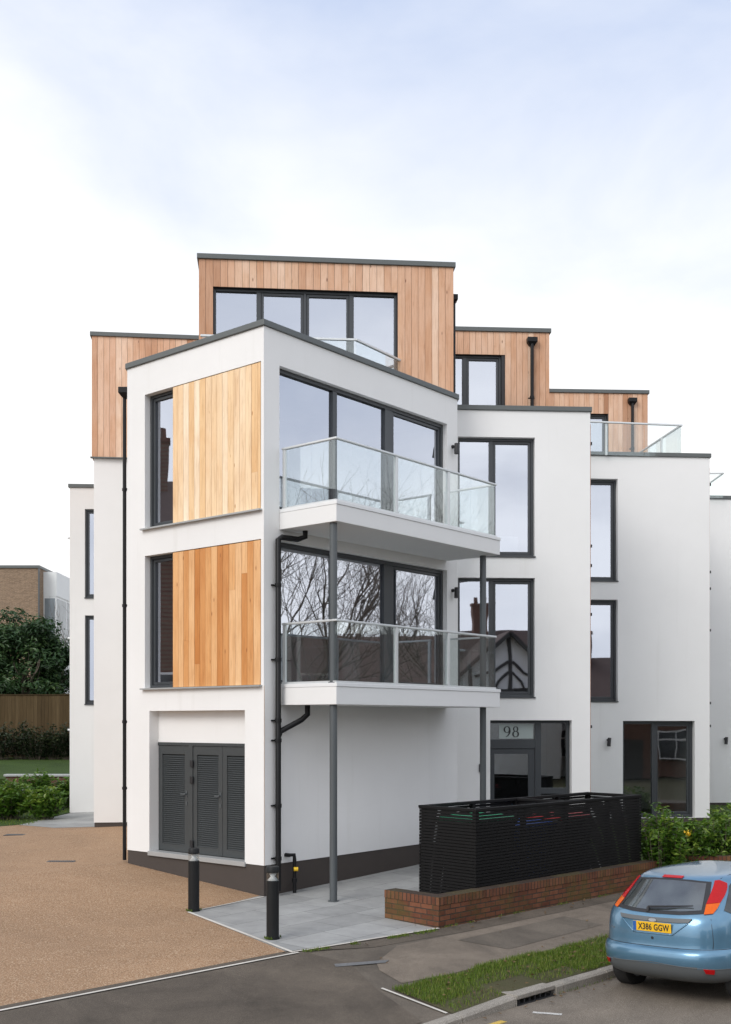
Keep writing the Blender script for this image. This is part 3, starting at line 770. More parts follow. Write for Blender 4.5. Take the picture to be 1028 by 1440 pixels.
# gas riser with a yellow valve
m = MB(); tg = PR.t(405); m.tube([PR.pt(tg-.06, -2.17, .0), PR.pt(tg-.06, -2.17, .09), PR.pt(tg+.03, -2.17, .11), PR.pt(tg+.04, -2.25, .11), PR.pt(tg+.04, -2.8, .11)], .032, 10)
gp = m.build('gas_riser', M['pipe'], APT, smooth=40)
m = MB(); m.tube([PR.pt(tg+.0, -2.4, .13), PR.pt(tg+.05, -2.4, .18)], .034, 12); m.build('valve', M['yellow'], gp, smooth=40)
m = MB(); p = PR.pt(tg+.04, 0, .11); m.lathe([(.045, -2.62), (.045, -2.55)], (p.x, p.y, 0), 12); m.build('pipe_clip', M['pipe'], gp)
# copper tape and fixings on the bay ends, wall lights
for pl, ln, zt in ((P2, P2.len, 6.2), (P3, P3.len, 6.2)):
    q = Plane(pl.pt(pl.len, 0).xy, (pl.pt(pl.len, 0)+Vector((-pl.d.y, pl.d.x, 0))*2).xy)
    m = MB(); q.box(m, .05, .08, -2.6, zt-.1, .0, .022); o = m.build('copper_tape', M['copper'], APT)
    for z in (5.7, 3.6, 3.2, 2.2, .45, -.1):
        c = MB(); q.box(c, .04, .09, z-.03, z+.03, .022, .05); c.build('fixing', M['black'], o)
def wall_light(pl, t, z):
    m = MB(); m.tube([pl.pt(t, z+.05, 0), pl.pt(t, z+.05, .03)], .035, 12); m.tube([pl.pt(t, z+.05, .02), pl.pt(t, z+.05, .09)], .018, 8)
    m.tube([pl.pt(t+.01, z+.1, .095), pl.pt(t-.015, z-.1, .11)], [.042, .045], 14)
    o = m.build('wall_light', M['black'], APT, smooth=40)
for pl, px, py in ((PR, 636, 632), (PR, 636, 834), (P3, 855, 1043.5), (P4, 1019.5, 1041.5)):
    wall_light(pl, pl.t(px), pl.z(px, py))
# ------------------------------------------------------------------ paving, drive, footway, road
A_ = onground(265, 1283); B_ = onground(405, 1338)
uA, qA = uq(*A_); uB, qB = uq(*B_)
qd = qB
QE = 0.0
Cu = uq(*C); 
drive = [(-40, qd-.02), (uB-.02, qd-.02), (uA, qA), (Cu[0]+.0, Cu[1]-.1), (2.5, -6.5), (3, -14.8), uq(-7.3, 28.9), uq(-9.2, 26.3), uq(-16, 26.6), uq(-40, 30)]
drape('driveway', drive, 0, M['resin'], inuq=True)
fore = [(uA, qA), (uB-.02, qd-.02), (uB+.05, qd), (uB+.9, -.18), (0, -.02), (6.5, -.02), (6.5, -1.6), (9.5, -4.0), (8, -9), (2.5, -6.5), (Cu[0], Cu[1]-.1)]
drape('paved_forecourt', fore, 0, M['paving'], inuq=True)
drape('paved_path', [uq(*p) for p in ((-8.35, 26.9), (-7.9, 30.3), (-5.9, 30.3), (-5.9, 25.9), (-7.2, 25.9))], .004, M['paving'], inuq=True)
drape('pavement', [(-40, qd+.01), (uB, qd+.01), (uB+.9, -.17), (0, .0), (60, .0), (60, 2.55), (-40, 2.55)], 0, M['asphalt'], inuq=True)
drape('road', [(-60, 2.56), (80, 2.56), (80, 9.6), (-60, 9.6)], 0, M['road'], inuq=True)
drape('opposite_pavement', [(-60, 9.75), (80, 9.75), (80, 12.2), (-60, 12.2)], .01, M['asphalt'], inuq=True)
# edging strips
def strip(name, a, b, w, dz, mat, h=.0):
    a, b = Vector(a), Vector(b); d = (b-a).normalized(); n = Vector((-d.y, d.x))*w/2
    return drape(name, [tuple(a-n), tuple(b-n), tuple(b+n), tuple(a+n)], dz, mat, inuq=True)
strip('dark_edging', (-40, qd+.05), (uB-.1, qd+.05), .13, .004, M['asphaltdark'])
strip('white_edging', (-40, qd+.14), (uB+.05, qd+.14), .045, .008, M['edge'])
strip('white_edging', (uA, qA), (uB, qd+.1), .05, .008, M['edge'])
strip('white_edging', (uA, qA), (Cu[0], Cu[1]), .035, .008, M['edge'])
strip('white_edging', (uB, qd+.08), (uB+.95, -.12), .04, .012, M['edge'])
strip('white_edging', (uB+.95, -.12), (-.02, .02), .04, .016, M['edge'])
drape('dark_ground_strip', [(uB+.1, qd+.13), (uB+.95, -.08), (0, .07), (9, .05), (9, .30), (.3, .34), (uB+1.0, .22)], .004, M['asphaltdark'], inuq=True)  # darker strip along the forecourt edge and the foot of the brick wall
drape('worn_asphalt_patch', [(-2.0, .75), (-1.2, .34), (.4, .36), (12, .34), (12, 1.62), (-1.6, 1.62), (-2.35, 1.5), (-2.2, 1.0)], .005, M['asphaltold'], inuq=True)
drape('asphalt_patch', [(-.3, .6), (2.2, .55), (2.25, 1.2), (-.1, 1.3)], .009, M['asphalt'], inuq=True)
drape('crossover', [(-8, qd+.25), (uB+.1, qd+.2), (-2.3, .6), (-2.75, 1.5), (-3.1, 2.5), (-8, 2.5)], .0075, M['asphaltdark'], inuq=True)
cov = drape('cover_plate', [uq(*onground(*p)) for p in ((470, 1357), (547, 1351), (543, 1355), (472, 1361))], .013, M['coverplate'], inuq=True)
tag(cov, 'long grey metal cover plate set in the asphalt footway', 'cover plate'); cov.pop('kind')
# kerb stones
kb = MB(); u = -40.0
def ktop(u):
    k = min(1, max(0, (-1.9-u)/1.3)); return -3.05+.012-(.073)*k
while u < 40:
    e = u+.91
    if u < -1.62 and e > -.9: pass
    for (a, b) in [(u, e)]:
        if a < -1.02 and b > -1.75:
            parts = [(a, -1.75)] if a < -1.75 else []
            if b > -1.02: parts.append((-1.02, b))
        else: parts = [(a, b)]
        for (p, q_) in parts:
            if q_-p < .03: continue
            p += .004; q_ -= .004
            vs = []
            for uu in (p, q_):
                zt = ktop(uu)+random.uniform(-.003, .003); zr_ = Guq(uu, 2.6)
                for (qq, zz) in ((2.545, zt), (2.665, zt), (2.69, zt-.022), (2.695, zr_-.1), (2.545, zr_-.1)): vs.append((*xy(uu, qq), zz))
            kb.add(vs, [(0, 1, 6, 5), (1, 2, 7, 6), (2, 3, 8, 7), (3, 4, 9, 8), (4, 0, 5, 9), (4, 3, 2, 1, 0), (5, 6, 7, 8, 9)])
    u = e
tag(kb.build('kerb', M['concrete'], bevel=.006), kind='structure')
ok = MB()
u = -50.
while u < 60:
    x0 = (*xy(u+.004, 9.6), -3.3); ok.box(x0, (.902*K, .902*K, 0), (.13*K, -.13*K, 0), (0, 0, .27)); u += .91
tag(ok.build('opposite_kerb', M['concrete'], bevel=.008), kind='structure')
# kerb inlet gully
gu = empty('kerb_gully', (*xy(-1.38, 2.6), -3.15), 'kerb inlet drain with bars and a concrete lintel beside the grass verge', 'drain')
def kbox(mb, u0, u1, q0, q1, z0, z1): return mb.box((*xy(u0, q0), z0), ((u1-u0)*K, (u1-u0)*K, 0), ((q1-q0)*K, -(q1-q0)*K, 0), (0, 0, z1-z0))
m = MB(); kbox(m, -1.74, -1.03, 2.2, 2.68, -3.085, -3.035); kbox(m, -1.74, -1.03, 2.44, 2.50, -3.3, -3.087); m.build('lintel', M['concrete'], gu, bevel=.008)
m = MB(); kbox(m, -1.74, -1.03, 2.5, 2.7, -3.2, -3.142); m.build('gutter_tray', M['castiron'], gu)
m = MB()
for k in range(7): kbox(m, -1.70+.1*k, -1.685+.1*k, 2.655, 2.67, -3.141, -3.086)
m.build('bars', M['castiron'], gu)
# drains in the drive
for (px, py, sx, sy, nm, lb) in ((86, 1211.5, .5, .16, 'drain_grate', 'slotted channel grate in the middle of the resin drive'), (21, 1174, .42, .3, 'drain_cover', 'small dark cover in the resin drive near the lawn')):
    x, y = onground(px, py); z = G(x, y)+.006
    m = MB(); m.abox(x-sx/2, x+sx/2, y-sy/2, y+sy/2, z-.03, z)
    if nm == 'drain_grate':
        for k in range(12): m.abox(x-sx/2+.02+k*.04, x-sx/2+.04+k*.04, y-sy/2+.015, y+sy/2-.015, z+.001, z+.008)
    tag(m.build(nm, M['castiron'] if nm == 'drain_cover' else M['coverplate']), lb, 'drain')
# painted marks on the road
strip('white_road_mark', uq(*onground(749, 1424)), uq(*onground(790, 1427)), .07, .005, M['roadpaint'])
ym = onground(700, 1438); uy, qy = uq(*ym)
strip('yellow_road_mark', (uy-.5, qy+.02), (uy+.08, qy+.02), .09, .005, M['yellowpaint'])
strip('yellow_road_mark', (uy-.2, qy+.02), (uy-.2, qy+.6), .09, .009, M['yellowpaint'])
# verge
drape('verge_soil', [(-2.6, 1.62), (16, 1.72), (16, 2.545), (-2.68, 2.545)], .012, M['soil'], inuq=True)
strip('white_edging', (-2.68, 1.5), (-2.72, 2.5), .035, .014, M['edge'])
# lawns
drape('lawn', [uq(*p) for p in ((-40, 26.9), (-16, 26.6), (-9.2, 26.3), (-8.3, 26.95), (-8.0, 30.3), (-8.0, 34), (-40, 34))], .004, M['lawn'], inuq=True)
drape('side_lawn', [(6.52, -.1), (30, -.1), (34, -14), (9.55, -4.0), (6.52, -1.6)], .004, M['lawn'], inuq=True)

def leaf_mesh(name, cen, nrm, size, mat, parent=None, aspect=.42, tint=None):
    n = len(cen); cen = np.asarray(cen); nrm = np.asarray(nrm)
    nrm = nrm/np.linalg.norm(nrm, axis=1)[:, None]
    r = rng.normal(size=(n, 3)); a = r-(r*nrm).sum(1)[:, None]*nrm; a /= np.linalg.norm(a, axis=1)[:, None]
    b = np.cross(nrm, a); s = size*rng.uniform(.6, 1.3, n)
    a = a*(s*.5)[:, None]; b = b*(s*.5*aspect)[:, None]; up = nrm*(s*.10)[:, None]
    V = np.stack([cen-a, cen-a*.15+b+up, cen+a, cen-a*.15-b+up], 1).reshape(-1, 3)
    i = np.arange(n)*4
    me = bpy.data.meshes.new(name); me.from_pydata(V.tolist(), [], [f for k in i for f in ((k, k+1, k+2), (k, k+2, k+3))])
    t = np.clip(rng.normal(.42, .22, n), 0, 1) if tint is None else np.clip(tint, 0, 1)
    ca = me.color_attributes.new('tint', 'FLOAT_COLOR', 'POINT')
    ca.data.foreach_set('color', np.repeat(np.stack([t, t, t, np.ones(n)], 1), 4, 0).astype('f4').ravel())
    me.materials.append(mat); return link(name, me, parent)
# blades of grass, one mesh per area
def blades(name, pts, h, w, mat, dz=0, lean=.5):
    n = len(pts); pts = np.array(pts)
    a = rng.uniform(0, 2*np.pi, n); hh = h*rng.uniform(.35, 1.3, n); ln = hh*lean*rng.uniform(.1, 1, n); b = rng.uniform(0, 2*np.pi, n)
    base = np.stack([pts[:, 0], pts[:, 1], np.array([G(*p) for p in pts])+dz], 1)
    sd = np.stack([np.cos(a), np.sin(a), np.zeros(n)], 1)*(w*rng.uniform(.6, 1.3, n))[:, None]
    mid = base+np.stack([np.cos(b)*ln*.35, np.sin(b)*ln*.35, hh*.6], 1); tip = base+np.stack([np.cos(b)*ln, np.sin(b)*ln, hh], 1)
    V = np.stack([base-sd, base+sd, mid+sd*.7, mid-sd*.7, tip], 1).reshape(-1, 3)
    i = np.arange(n)*5
    me = bpy.data.meshes.new(name)
    faces = [f for k in i for f in ((k, k+1, k+2, k+3), (k+3, k+2, k+4))]
    me.from_pydata(V.tolist(), [], faces)
    t = np.clip(rng.normal(.45, .25, n), 0, 1)
    ca = me.color_attributes.new('tint', 'FLOAT_COLOR', 'POINT')
    ca.data.foreach_set('color', np.repeat(np.stack([t, t, t, np.ones(n)], 1), 5, 0).astype('f4').ravel())
    me.materials.append(mat); o = link(name, me); tag(o, kind='stuff'); return o
pts = []
while len(pts) < 46000:
    u = -2.62+abs(random.random())**1.0*9.5; q = random.uniform(1.6, 2.53)
    edge = 1.62+.05*math.sin(u*3)+.04*math.sin(u*7.3)
    bare = (math.sin(u*2.1+1)+math.sin(q*9+u*1.3))*.25+.5
    if q < edge or (-1.76 < u < -1.0 and q > 2.17): continue
    if (q > 2.25 and u < -.2 and random.random() < .8) or (bare < .3 and random.random() < .6): continue
    pts.append(xy(u, q))
tag(blades('verge_grass', pts, .05, .0032, M['grassblade'], .01), 'short green grass on the kerbside verge', 'grass')
pts = [(random.uniform(-17, -8.05), random.uniform(26.75, 33.9)) for _ in range(9000)]
tag(blades('lawn_grass', pts, .06, .007, M['grassblade'], .0), 'mown grass of the lawn left of the apartment block', 'grass')

M['deadleaf'] = mk_leaf('dead_leaf', (.06, .035, .015), (.13, .075, .03), (.22, .15, .07), .7, .1)
dl = []
for _ in range(420):
    k = random.random()
    if k < .55: u, q = random.uniform(-2.6, 5), random.uniform(1.6, 2.5)
    elif k < .8: u, q = random.uniform(-2.5, 7), 2.7+abs(random.gauss(0, .12))
    elif k < .9: u, q = random.uniform(.1, 7), random.uniform(.03, .3)
    else: u, q = random.uniform(-3, 6), random.uniform(-.3, 2.5)
    x, y = xy(u, q); dl.append((x, y, Guq(u, q)+.022+(.02 if 1.6 < q < 2.5 else 0)))
o = leaf_mesh('fallen_leaves', dl, [(random.gauss(0, .25), random.gauss(0, .25), 1) for _ in dl], .055, M['deadleaf'], None, .6)
tag(o, 'scattered dead brown leaves on the verge and along the gutter', 'leaves', kind='stuff')
wp = []
for _ in range(2600):
    k = random.random()
    if k < .45:
        t = random.random(); u, q = uB+.1+(0-uB-.1)*t, (qd+.14)+(.06-qd-.14)*t**.6; c = math.sin(t*23)+math.sin(t*9+1)
        if c < .1: continue
        q += abs(random.gauss(0, .035))
    elif k < .7:
        u, q = random.uniform(0, 7), .02+abs(random.gauss(0, .02))
        if math.sin(u*5)+math.sin(u*11.3) < .4: continue
    elif k < .85:
        bx_, by_ = random.choice((onground(272.5, 1281), onground(383.5, 1320))); a = random.uniform(0, 6.3); u, q = uq(bx_+.11*math.cos(a), by_+.11*math.sin(a))
        if math.sin(a*2) < 0: continue
    else: u, q = random.uniform(-1, 9), 2.70+abs(random.gauss(0, .02))
    wp.append(xy(u, q))
tag(blades('weeds', wp, .035, .004, M['grassblade'], .01), 'small weeds in the joints of the paving and along the walls', 'weeds')
# ------------------------------------------------------------------ low brick wall
def brick_wall():
    root = empty('brick_wall', (*xy(0, 0), -2.87), 'low red brick wall with brick on edge capping around the bin store', 'wall')
    th = .22; path = [(-0.0, -1.04), (0, 0), (6.7, 0)]
    X2 = uq(xy(6.7, 0)[0]+9, xy(6.7, 0)[1]+.35); path.append(X2)
    ztop = -2.44
    pts = [Vector(xy(*p)) for p in path]
    def ribbon(o0, o1):
        # offset polyline to the left (inside, away from the street)
        res = []
        for o in (o0, o1):
            ln = []
            for i, p in enumerate(pts):
                ds = []
                if i > 0: ds.append((p-pts[i-1]).normalized())
                if i < len(pts)-1: ds.append((pts[i+1]-p).normalized())
                ns = [Vector((-d.y, d.x)) for d in ds]; b = sum(ns, Vector((0, 0))); b = b/b.dot(ns[0])
                ln.append(p+b*o)
            res.append(ln)
        return res
    def solid(o0, o1, z0, z1, mat, nm):
        a, b = ribbon(o0, o1); m = MB(); n = len(pts)
        for i in range(n-1):
            vs = [(*a[i], z0), (*a[i+1], z0), (*b[i+1], z0), (*b[i], z0), (*a[i], z1), (*a[i+1], z1), (*b[i+1], z1), (*b[i], z1)]
            fs = [(3, 2, 1, 0), (4, 5, 6, 7), (0, 1, 5, 4), (2, 3, 7, 6)]
            if i == 0: fs.append((3, 0, 4, 7))
            if i == n-2: fs.append((1, 2, 6, 5))
            m.add(vs, fs)
        return m.build(nm, mat, root)
    solid(0, th, -3.15, ztop-.112, M['brick'], 'brickwork'); solid(-.008, th+.008, ztop-.11, ztop, M['bricksoldier'], 'capping')
brick_wall()

# ------------------------------------------------------------------ slatted bin store with bins inside
bo, bu0, bu1, bq0, bq1 = None, 1.08, 5.58, -.22, -1.30
BZ0, BZ1 = -2.83, -1.28
def ub(mb, u0, u1, q0, q1, z0, z1): return kbox(mb, u0, u1, q0, q1, z0, z1)
bs = empty('bin_store', (*xy(3.2, -.8), -2.85), 'black slatted timber bin store standing behind the low brick wall', 'bin store')
def slats(u0, u1, q0, q1, th=.0383):
    m = MB(); z = BZ0+.02
    while z < BZ1-.04:
        ub(m, u0+random.uniform(-.004, .004), u1+random.uniform(-.004, .004), q0, q1, z, z+th); z += .0475
    return m
slats(bu0-.03, bu1+.03, bq0, bq0+.02).build('slat_panel', M['darkwood'], bs)
slats(bu0-.03, bu1+.03, bq1-.02, bq1, .0412).build('slat_panel', M['darkwood'], bs)
slats(bu0-.022, bu0-.002, bq1+.002, bq0-.002).build('slat_panel', M['darkwood'], bs)
slats(bu1+.002, bu1+.022, bq1+.002, bq0-.002).build('slat_panel', M['darkwood'], bs)
slats(bu0+2.35, bu0+2.37, bq1+.02, bq0-.02).build('divider_panel', M['darkwood'], bs)
for uu in (bu0+.002, bu0+1.15, bu0+2.28, bu0+3.5, bu1-.072):
    for qq in (bq0-.072, bq1+.002):
        m = MB(); ub(m, uu, uu+.07, qq, qq+.07, -2.9, BZ1-.045); m.build('post', M['darkwood'], bs)
m = MB()
ub(m, bu0-.04, bu1+.04, bq0-.075, bq0+.03, BZ1-.04, BZ1); ub(m, bu0-.04, bu1+.04, bq1-.03, bq1+.075, BZ1-.04, BZ1)
ub(m, bu0-.04, bu0+.065, bq1+.076, bq0-.076, BZ1-.041, BZ1-.002); ub(m, bu1-.065, bu1+.04, bq1+.076, bq0-.076, BZ1-.041, BZ1-.002); ub(m, bu0+2.3, bu0+2.4, bq1+.076, bq0-.076, BZ1-.041, BZ1-.002)
m.build('top_rail', M['darkwood'], bs, bevel=.004)
def wheelie(u, q, lid, label, w=.58, d=.55, h=1.05, body='binbody'):
    x, y = xy(u, q); rt = empty('wheelie_bin', (x, y, G(x, y)+.003), label, 'bin', 'wheeled bins inside the bin store', local=True, rz=R(45))
    m = MB(); vs = []
    for (k, z) in ((.78, .06), (1, h-.12), (1.06, h-.115), (1.06, h-.06)):
        for sx, sy in ((-1, -1), (1, -1), (1, 1), (-1, 1)): vs.append((sx*w/2*k, sy*d/2*k, z))
    m.add(vs, [(3, 2, 1, 0), (12, 13, 14, 15)]+[(i*4+k, i*4+(k+1) % 4, i*4+4+(k+1) % 4, i*4+4+k) for i in range(3) for k in range(4)])
    m.build('bin_body', M[body], rt, bevel=.02)
    m = MB(); vs = []
    for (k, z) in ((1.1, h-.058), (1.1, h-.02), (.8, h+.03)):
        for sx, sy in ((-1, -1), (1, -1), (1, 1), (-1, 1)): vs.append((sx*w/2*k, sy*d/2*k, z))
    m.add(vs, [(3, 2, 1, 0), (8, 9, 10, 11)]+[(i*4+k, i*4+(k+1) % 4, i*4+4+(k+1) % 4, i*4+4+k) for i in range(2) for k in range(4)])
    m.build('lid', M[lid], rt, bevel=.015)
    m = MB(); m.tube([(-w*.42, d*.62, h-.09), (w*.42, d*.62, h-.09)], .014, 8); m.build('handle', M['black'], rt)
    for sx in (-1, 1):
        m = MB(); m.tube([(sx*w*.36, d*.42, .1), (sx*w*.48, d*.42, .1)], .1, 14); m.build('wheel', M['black'], rt)
M['binbody'] = simple('dark_bin_plastic', (.03, .032, .034), .5); M['bingreen'] = simple('green_plastic', (.02, .30, .14), .45); M['binblue'] = simple('blue_plastic', (.02, .07, .30), .45); M['binred'] = simple('red_plastic', (.42, .03, .035), .45)
wheelie(1.72, -.72, 'bingreen', 'green lidded bin behind the slats at the left end of the bin store', h=1.38, w=.95, d=.75)
wheelie(2.85, -.72, 'binblue', 'blue lidded blue bin behind the slats in the middle of the bin store', h=1.22, w=.8, d=.7, body='binblue')
wheelie(3.85, -.72, 'binred', 'red lidded bin behind the slats right of the blue bin', h=1.28, w=.8, d=.7)

# ------------------------------------------------------------------ bollard lights
def bollard(px, py, label, h):
    x, y = onground(px, py)
    rt = empty('bollard_light', (x, y, G(x, y)+.002), label, 'bollard', 'bollard lights on the forecourt edge', local=True)
    m = MB(); m.lathe([(.083, 0), (.083, h-.19), (.078, h-.185)], n=28); m.build('post', M['bollard'], rt, smooth=40)
    m = MB(); m.lathe([(.079, h-.184), (.079, h-.082)], n=28); m.build('lens', M['lens'], rt, smooth=40)
    m = MB(); m.lathe([(.070, h-.183), (.028, h-.135), (.05, h-.083)], n=24); m.build('reflector', M['whitemetal'], rt, smooth=True)
    m = MB(); m.lathe([(.084, h-.081), (.084, h-.012), (.076, h)], n=28); m.build('cap', M['bollard'], rt, smooth=40)
    m = MB(); m.lathe([(.094, 0), (.094, .012)], n=28); m.build('base_plate', M['bollard'], rt, smooth=40)
M['lens'] = mk_pane('bollard_lens', .08, (1, 1, 1), 0, (.9, .92, .92))
bollard(272.5, 1281, 'charcoal bollard light in front of the grey louvred doors', .93)
bollard(383.5, 1320, 'charcoal bollard light at the corner of the paving near the footway', .95)
# ------------------------------------------------------------------ plants
def bush(name, x, y, z, rx, ry, h, nst, nl, size, mat, label, group=None, cat='shrub', upright=.5):
    rt = empty(name, (x, y, z), label, cat, group)
    st = MB(); C_ = []; Nn = []; T = []
    for k in range(nst):
        a = random.uniform(0, 2*math.pi); rr = math.sqrt(random.random())
        hx, hy = math.cos(a)*rr*rx, math.sin(a)*rr*ry
        top = h*(1-.45*rr**2)*random.uniform(.75, 1.08)
        p0 = Vector((x+hx*.35, y+hy*.35, z)); p1 = Vector((x+hx*.8, y+hy*.8, z+top*.55)); p2 = Vector((x+hx, y+hy, z+top))
        st.tube([p0, p1, p2], [.010, .007, .003], 4, cap=False)
        tone = random.gauss(0, .12)
        for j in range(nl):
            s = random.uniform(.12, 1.0)
            p = p0.lerp(p1, s*2) if s < .5 else p1.lerp(p2, s*2-1)
            an = random.uniform(0, 2*math.pi); sp = size*random.uniform(.4, 1.1)
            o = Vector((math.cos(an), math.sin(an), random.uniform(-.1, .7)))
            c = p+o*sp; C_.append(c); nv = Vector((-o.x*.4, -o.y*.4, 1))+Vector((random.gauss(0, .5), random.gauss(0, .5), random.gauss(0, .3)))
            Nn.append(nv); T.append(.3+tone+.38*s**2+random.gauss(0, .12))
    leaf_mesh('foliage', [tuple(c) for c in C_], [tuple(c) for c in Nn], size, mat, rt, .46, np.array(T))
    st.build('stem', M['bark'], rt)
    return rt
def gp_(px, Y): x = (px-HX)/F*Y; return x, Y, G(x, Y)
for (px, Y, rx, ry, h, nst, lb) in ((930, 19.75, .42, .45, 1.36, 44, 'tall glossy laurel right beside the end of the slatted bin store'),
                                (968, 20.6, .42, .45, 1.12, 40, 'glossy laurel in front of the ground floor patio door'),
                                (1012, 20.9, .5, .45, 1.12, 50, 'glossy green laurel behind the roof of the blue car'),
                                (1066, 21.0, .5, .45, 1.1, 40, 'glossy laurel at the right edge of the photo behind the wall'),
                                (1030, 23.5, .6, .5, 1.1, 40, 'bushy laurel growing on the lawn by the far right bay')):
    x, y, z = gp_(px, Y); bush('laurel_bush', x, y, z, rx, ry, h, nst, 56, .125, M['laurel'], lb, 'laurel bushes along the brick wall')
x, y, z = gp_(966.5, 20.2)
tl = empty('tulip', (x, y, z), 'yellow flower rising between the laurels', 'flower')
m = MB(); m.tube([(x, y, z), (x+.01, y, z+.78)], .008, 6); m.build('stem', M['laurel'], tl)
m = MB()
for k in range(6):
    a = k*math.pi/3; c, s_ = math.cos(a), math.sin(a)
    m.add([(x, y, z+.77), (x+c*.05-s_*.035, y+s_*.05+c*.035, z+.84), (x+c*.075, y+s_*.075, z+.92), (x+c*.05+s_*.035, y+s_*.05-c*.035, z+.84)], [(0, 1, 2), (0, 2, 3)])
m.build('petals', M['yellow'], tl)
# left garden: front shrubs on the lawn
for (px, Y, rx, h, nst, mt, lb) in ((14, 28.6, .75, .95, 52, 'laurel', 'bright green shrub at the left edge of the lawn'), (66, 28.3, .55, .85, 42, 'laurel', 'bright green shrub on the lawn beside the paved path'),
                                (52, 31.2, .75, 1.0, 44, 'shrubleaf', 'darker green shrub in front of the low coped wall'), (-40, 28.8, .8, 1.0, 44, 'laurel', 'bright green shrub just left of the photo on the lawn'), (92, 31.6, .35, .8, 24, 'shrubleaf', 'narrow dark shrub against the corner of the far left bay')):
    x, y, z = gp_(px, Y); bush('garden_shrub', x, y, z, rx, rx*.7, h, nst, 56, .15, M[mt], lb, 'shrubs on the left lawn')
# raised lawn, retaining wall, fence
RX0, RX1 = -32.0, -5.0
m = MB(); m.add([(RX0, 34.3, -1.75), (RX1, 34.3, -1.75), (RX1, 42.6, -1.30), (RX0, 42.6, -1.30), (RX1, 70, -1.2), (RX0, 70, -1.2)], [(0, 1, 2, 3), (3, 2, 4, 5)])
m.add([(RX0, 34.3, -2.6), (RX1, 34.3, -2.6), (RX1, 34.3, -1.75), (RX0, 34.3, -1.75)], [(0, 1, 2, 3)])
m.add([(RX1, 34.3, -2.6), (RX1, 70, -2.6), (RX1, 70, -1.2), (RX1, 42.6, -1.3), (RX1, 34.3, -1.75)], [(0, 1, 2, 3, 4)])
tag(m.build('raised_lawn', M['lawn']), kind='structure')
gw = empty('garden_wall', (-9.8, 34.1, -2.5), 'low brick retaining wall with pale stone coping behind the lawn shrubs', 'wall')
xl = (8-HX)/F*34.05
m = MB(); m.abox(xl, -7.6, 34.05, 34.28, -2.7, -1.67); m.build('brickwork', M['brickhouse'], gw)
m = MB(); m.abox(xl-.05, -7.6, 33.99, 34.33, -1.668, -1.60); m.build('coping', M['sill'], gw, bevel=.008)
def mk_fence():
    m, nt, out = newmat('weathered_fence_boards')
    at = N(nt, 'ShaderNodeAttribute', attribute_name='tint'); sep = nt.nodes.new('ShaderNodeSeparateColor'); L(nt, at.outputs['Color'], sep.inputs[0])
    v = coords(nt, (8, 8, .6)); gr = noise(nt, 2.5, 6, .6, v, .4)
    c = mixc(nt, .6, ramp(nt, sep.outputs[0], [(0, (.06, .040, .018)), (.5, (.088, .06, .028)), (1, (.12, .085, .043))]).outputs[0], ramp(nt, gr, [(.3, (.55, .5, .45)), (.7, (1.15, 1.12, 1.1))]).outputs[0], 'MULTIPLY')
    principled(nt, out, c, .8, spec=.2); return m
M['fence'] = mk_fence()
fe = empty('timber_fence', (-14, 42, -1.3), 'brown close boarded timber fence below the dark evergreen tree', 'fence')
PF = Plane((-31, 42.3), (-7, 41.9))
boards(PF, 0, PF.len, -1.35, 1.0, (), .14, 0, .02, 'fence', fe, name='boards')
m = MB()
for t in np.arange(.5, PF.len, 2.4): PF.box(m, t, t+.1, -1.5, 1.02, -.1, -.004)
m.build('posts', M['fence'], fe)
m = MB(); PF.box(m, 0, PF.len, 1.002, 1.035, -.03, .05); m.build('capping', M['fence'], fe)
k = 0
for px, Y, h, rx in ((4, 41.0, 1.25, .75), (28, 41.2, 1.5, .7), (52, 41.0, 1.2, .7), (78, 41.1, 1.35, .7), (99, 41.0, 1.3, .7)):
    x = (px-HX)/F*Y; z = -1.75+.45*(Y-34.3)/8.3
    k += 1
    bush('hedge_plant', x, Y, z-.02, rx, rx*.6, h, 34, 44, .13, M['darkshrub'], 'dark shrub in the row against the timber fence', 'dark shrubs against the fence')

def branch(mb, p, d, ln, r, lv, tips=None, spread=.55, sides=(7, 6, 5, 4, 3, 3, 3), up=.12, kids=(3, 4)):
    pts = [Vector(p)]; q = Vector(p); dd = Vector(d).normalized(); n = 4
    for i in range(n):
        dd = (dd+Vector((random.gauss(0, .11), random.gauss(0, .11), random.gauss(up*.4, .08)))).normalized()
        q = q+dd*ln/n; pts.append(q.copy())
    mb.tube(pts, [r*(1-.42*i/n) for i in range(n+1)], sides[min(lv, 6)], cap=False)
    if tips is not None and lv >= 2: tips += pts[2:]
    if lv >= branch.maxlv: return
    for k in range(random.randint(*kids)):
        s = random.uniform(.35, 1); i = min(n-1, int(s*n)); pp = pts[i].lerp(pts[i+1], s*n-i)
        e = dd.cross(Vector((random.gauss(0, 1), random.gauss(0, 1), random.gauss(0, 1)))).normalized()
        nd = (dd*random.uniform(.5, .9)+e*spread*random.uniform(.7, 1.3)+Vector((0, 0, up))).normalized()
        branch(mb, pp, nd, ln*random.uniform(.6, .82), r*random.uniform(.42, .6), lv+1, tips, spread, sides, up, kids)
    branch(mb, pts[-1], dd, ln*.72, r*.56, lv+1, tips, spread, sides, up, kids)
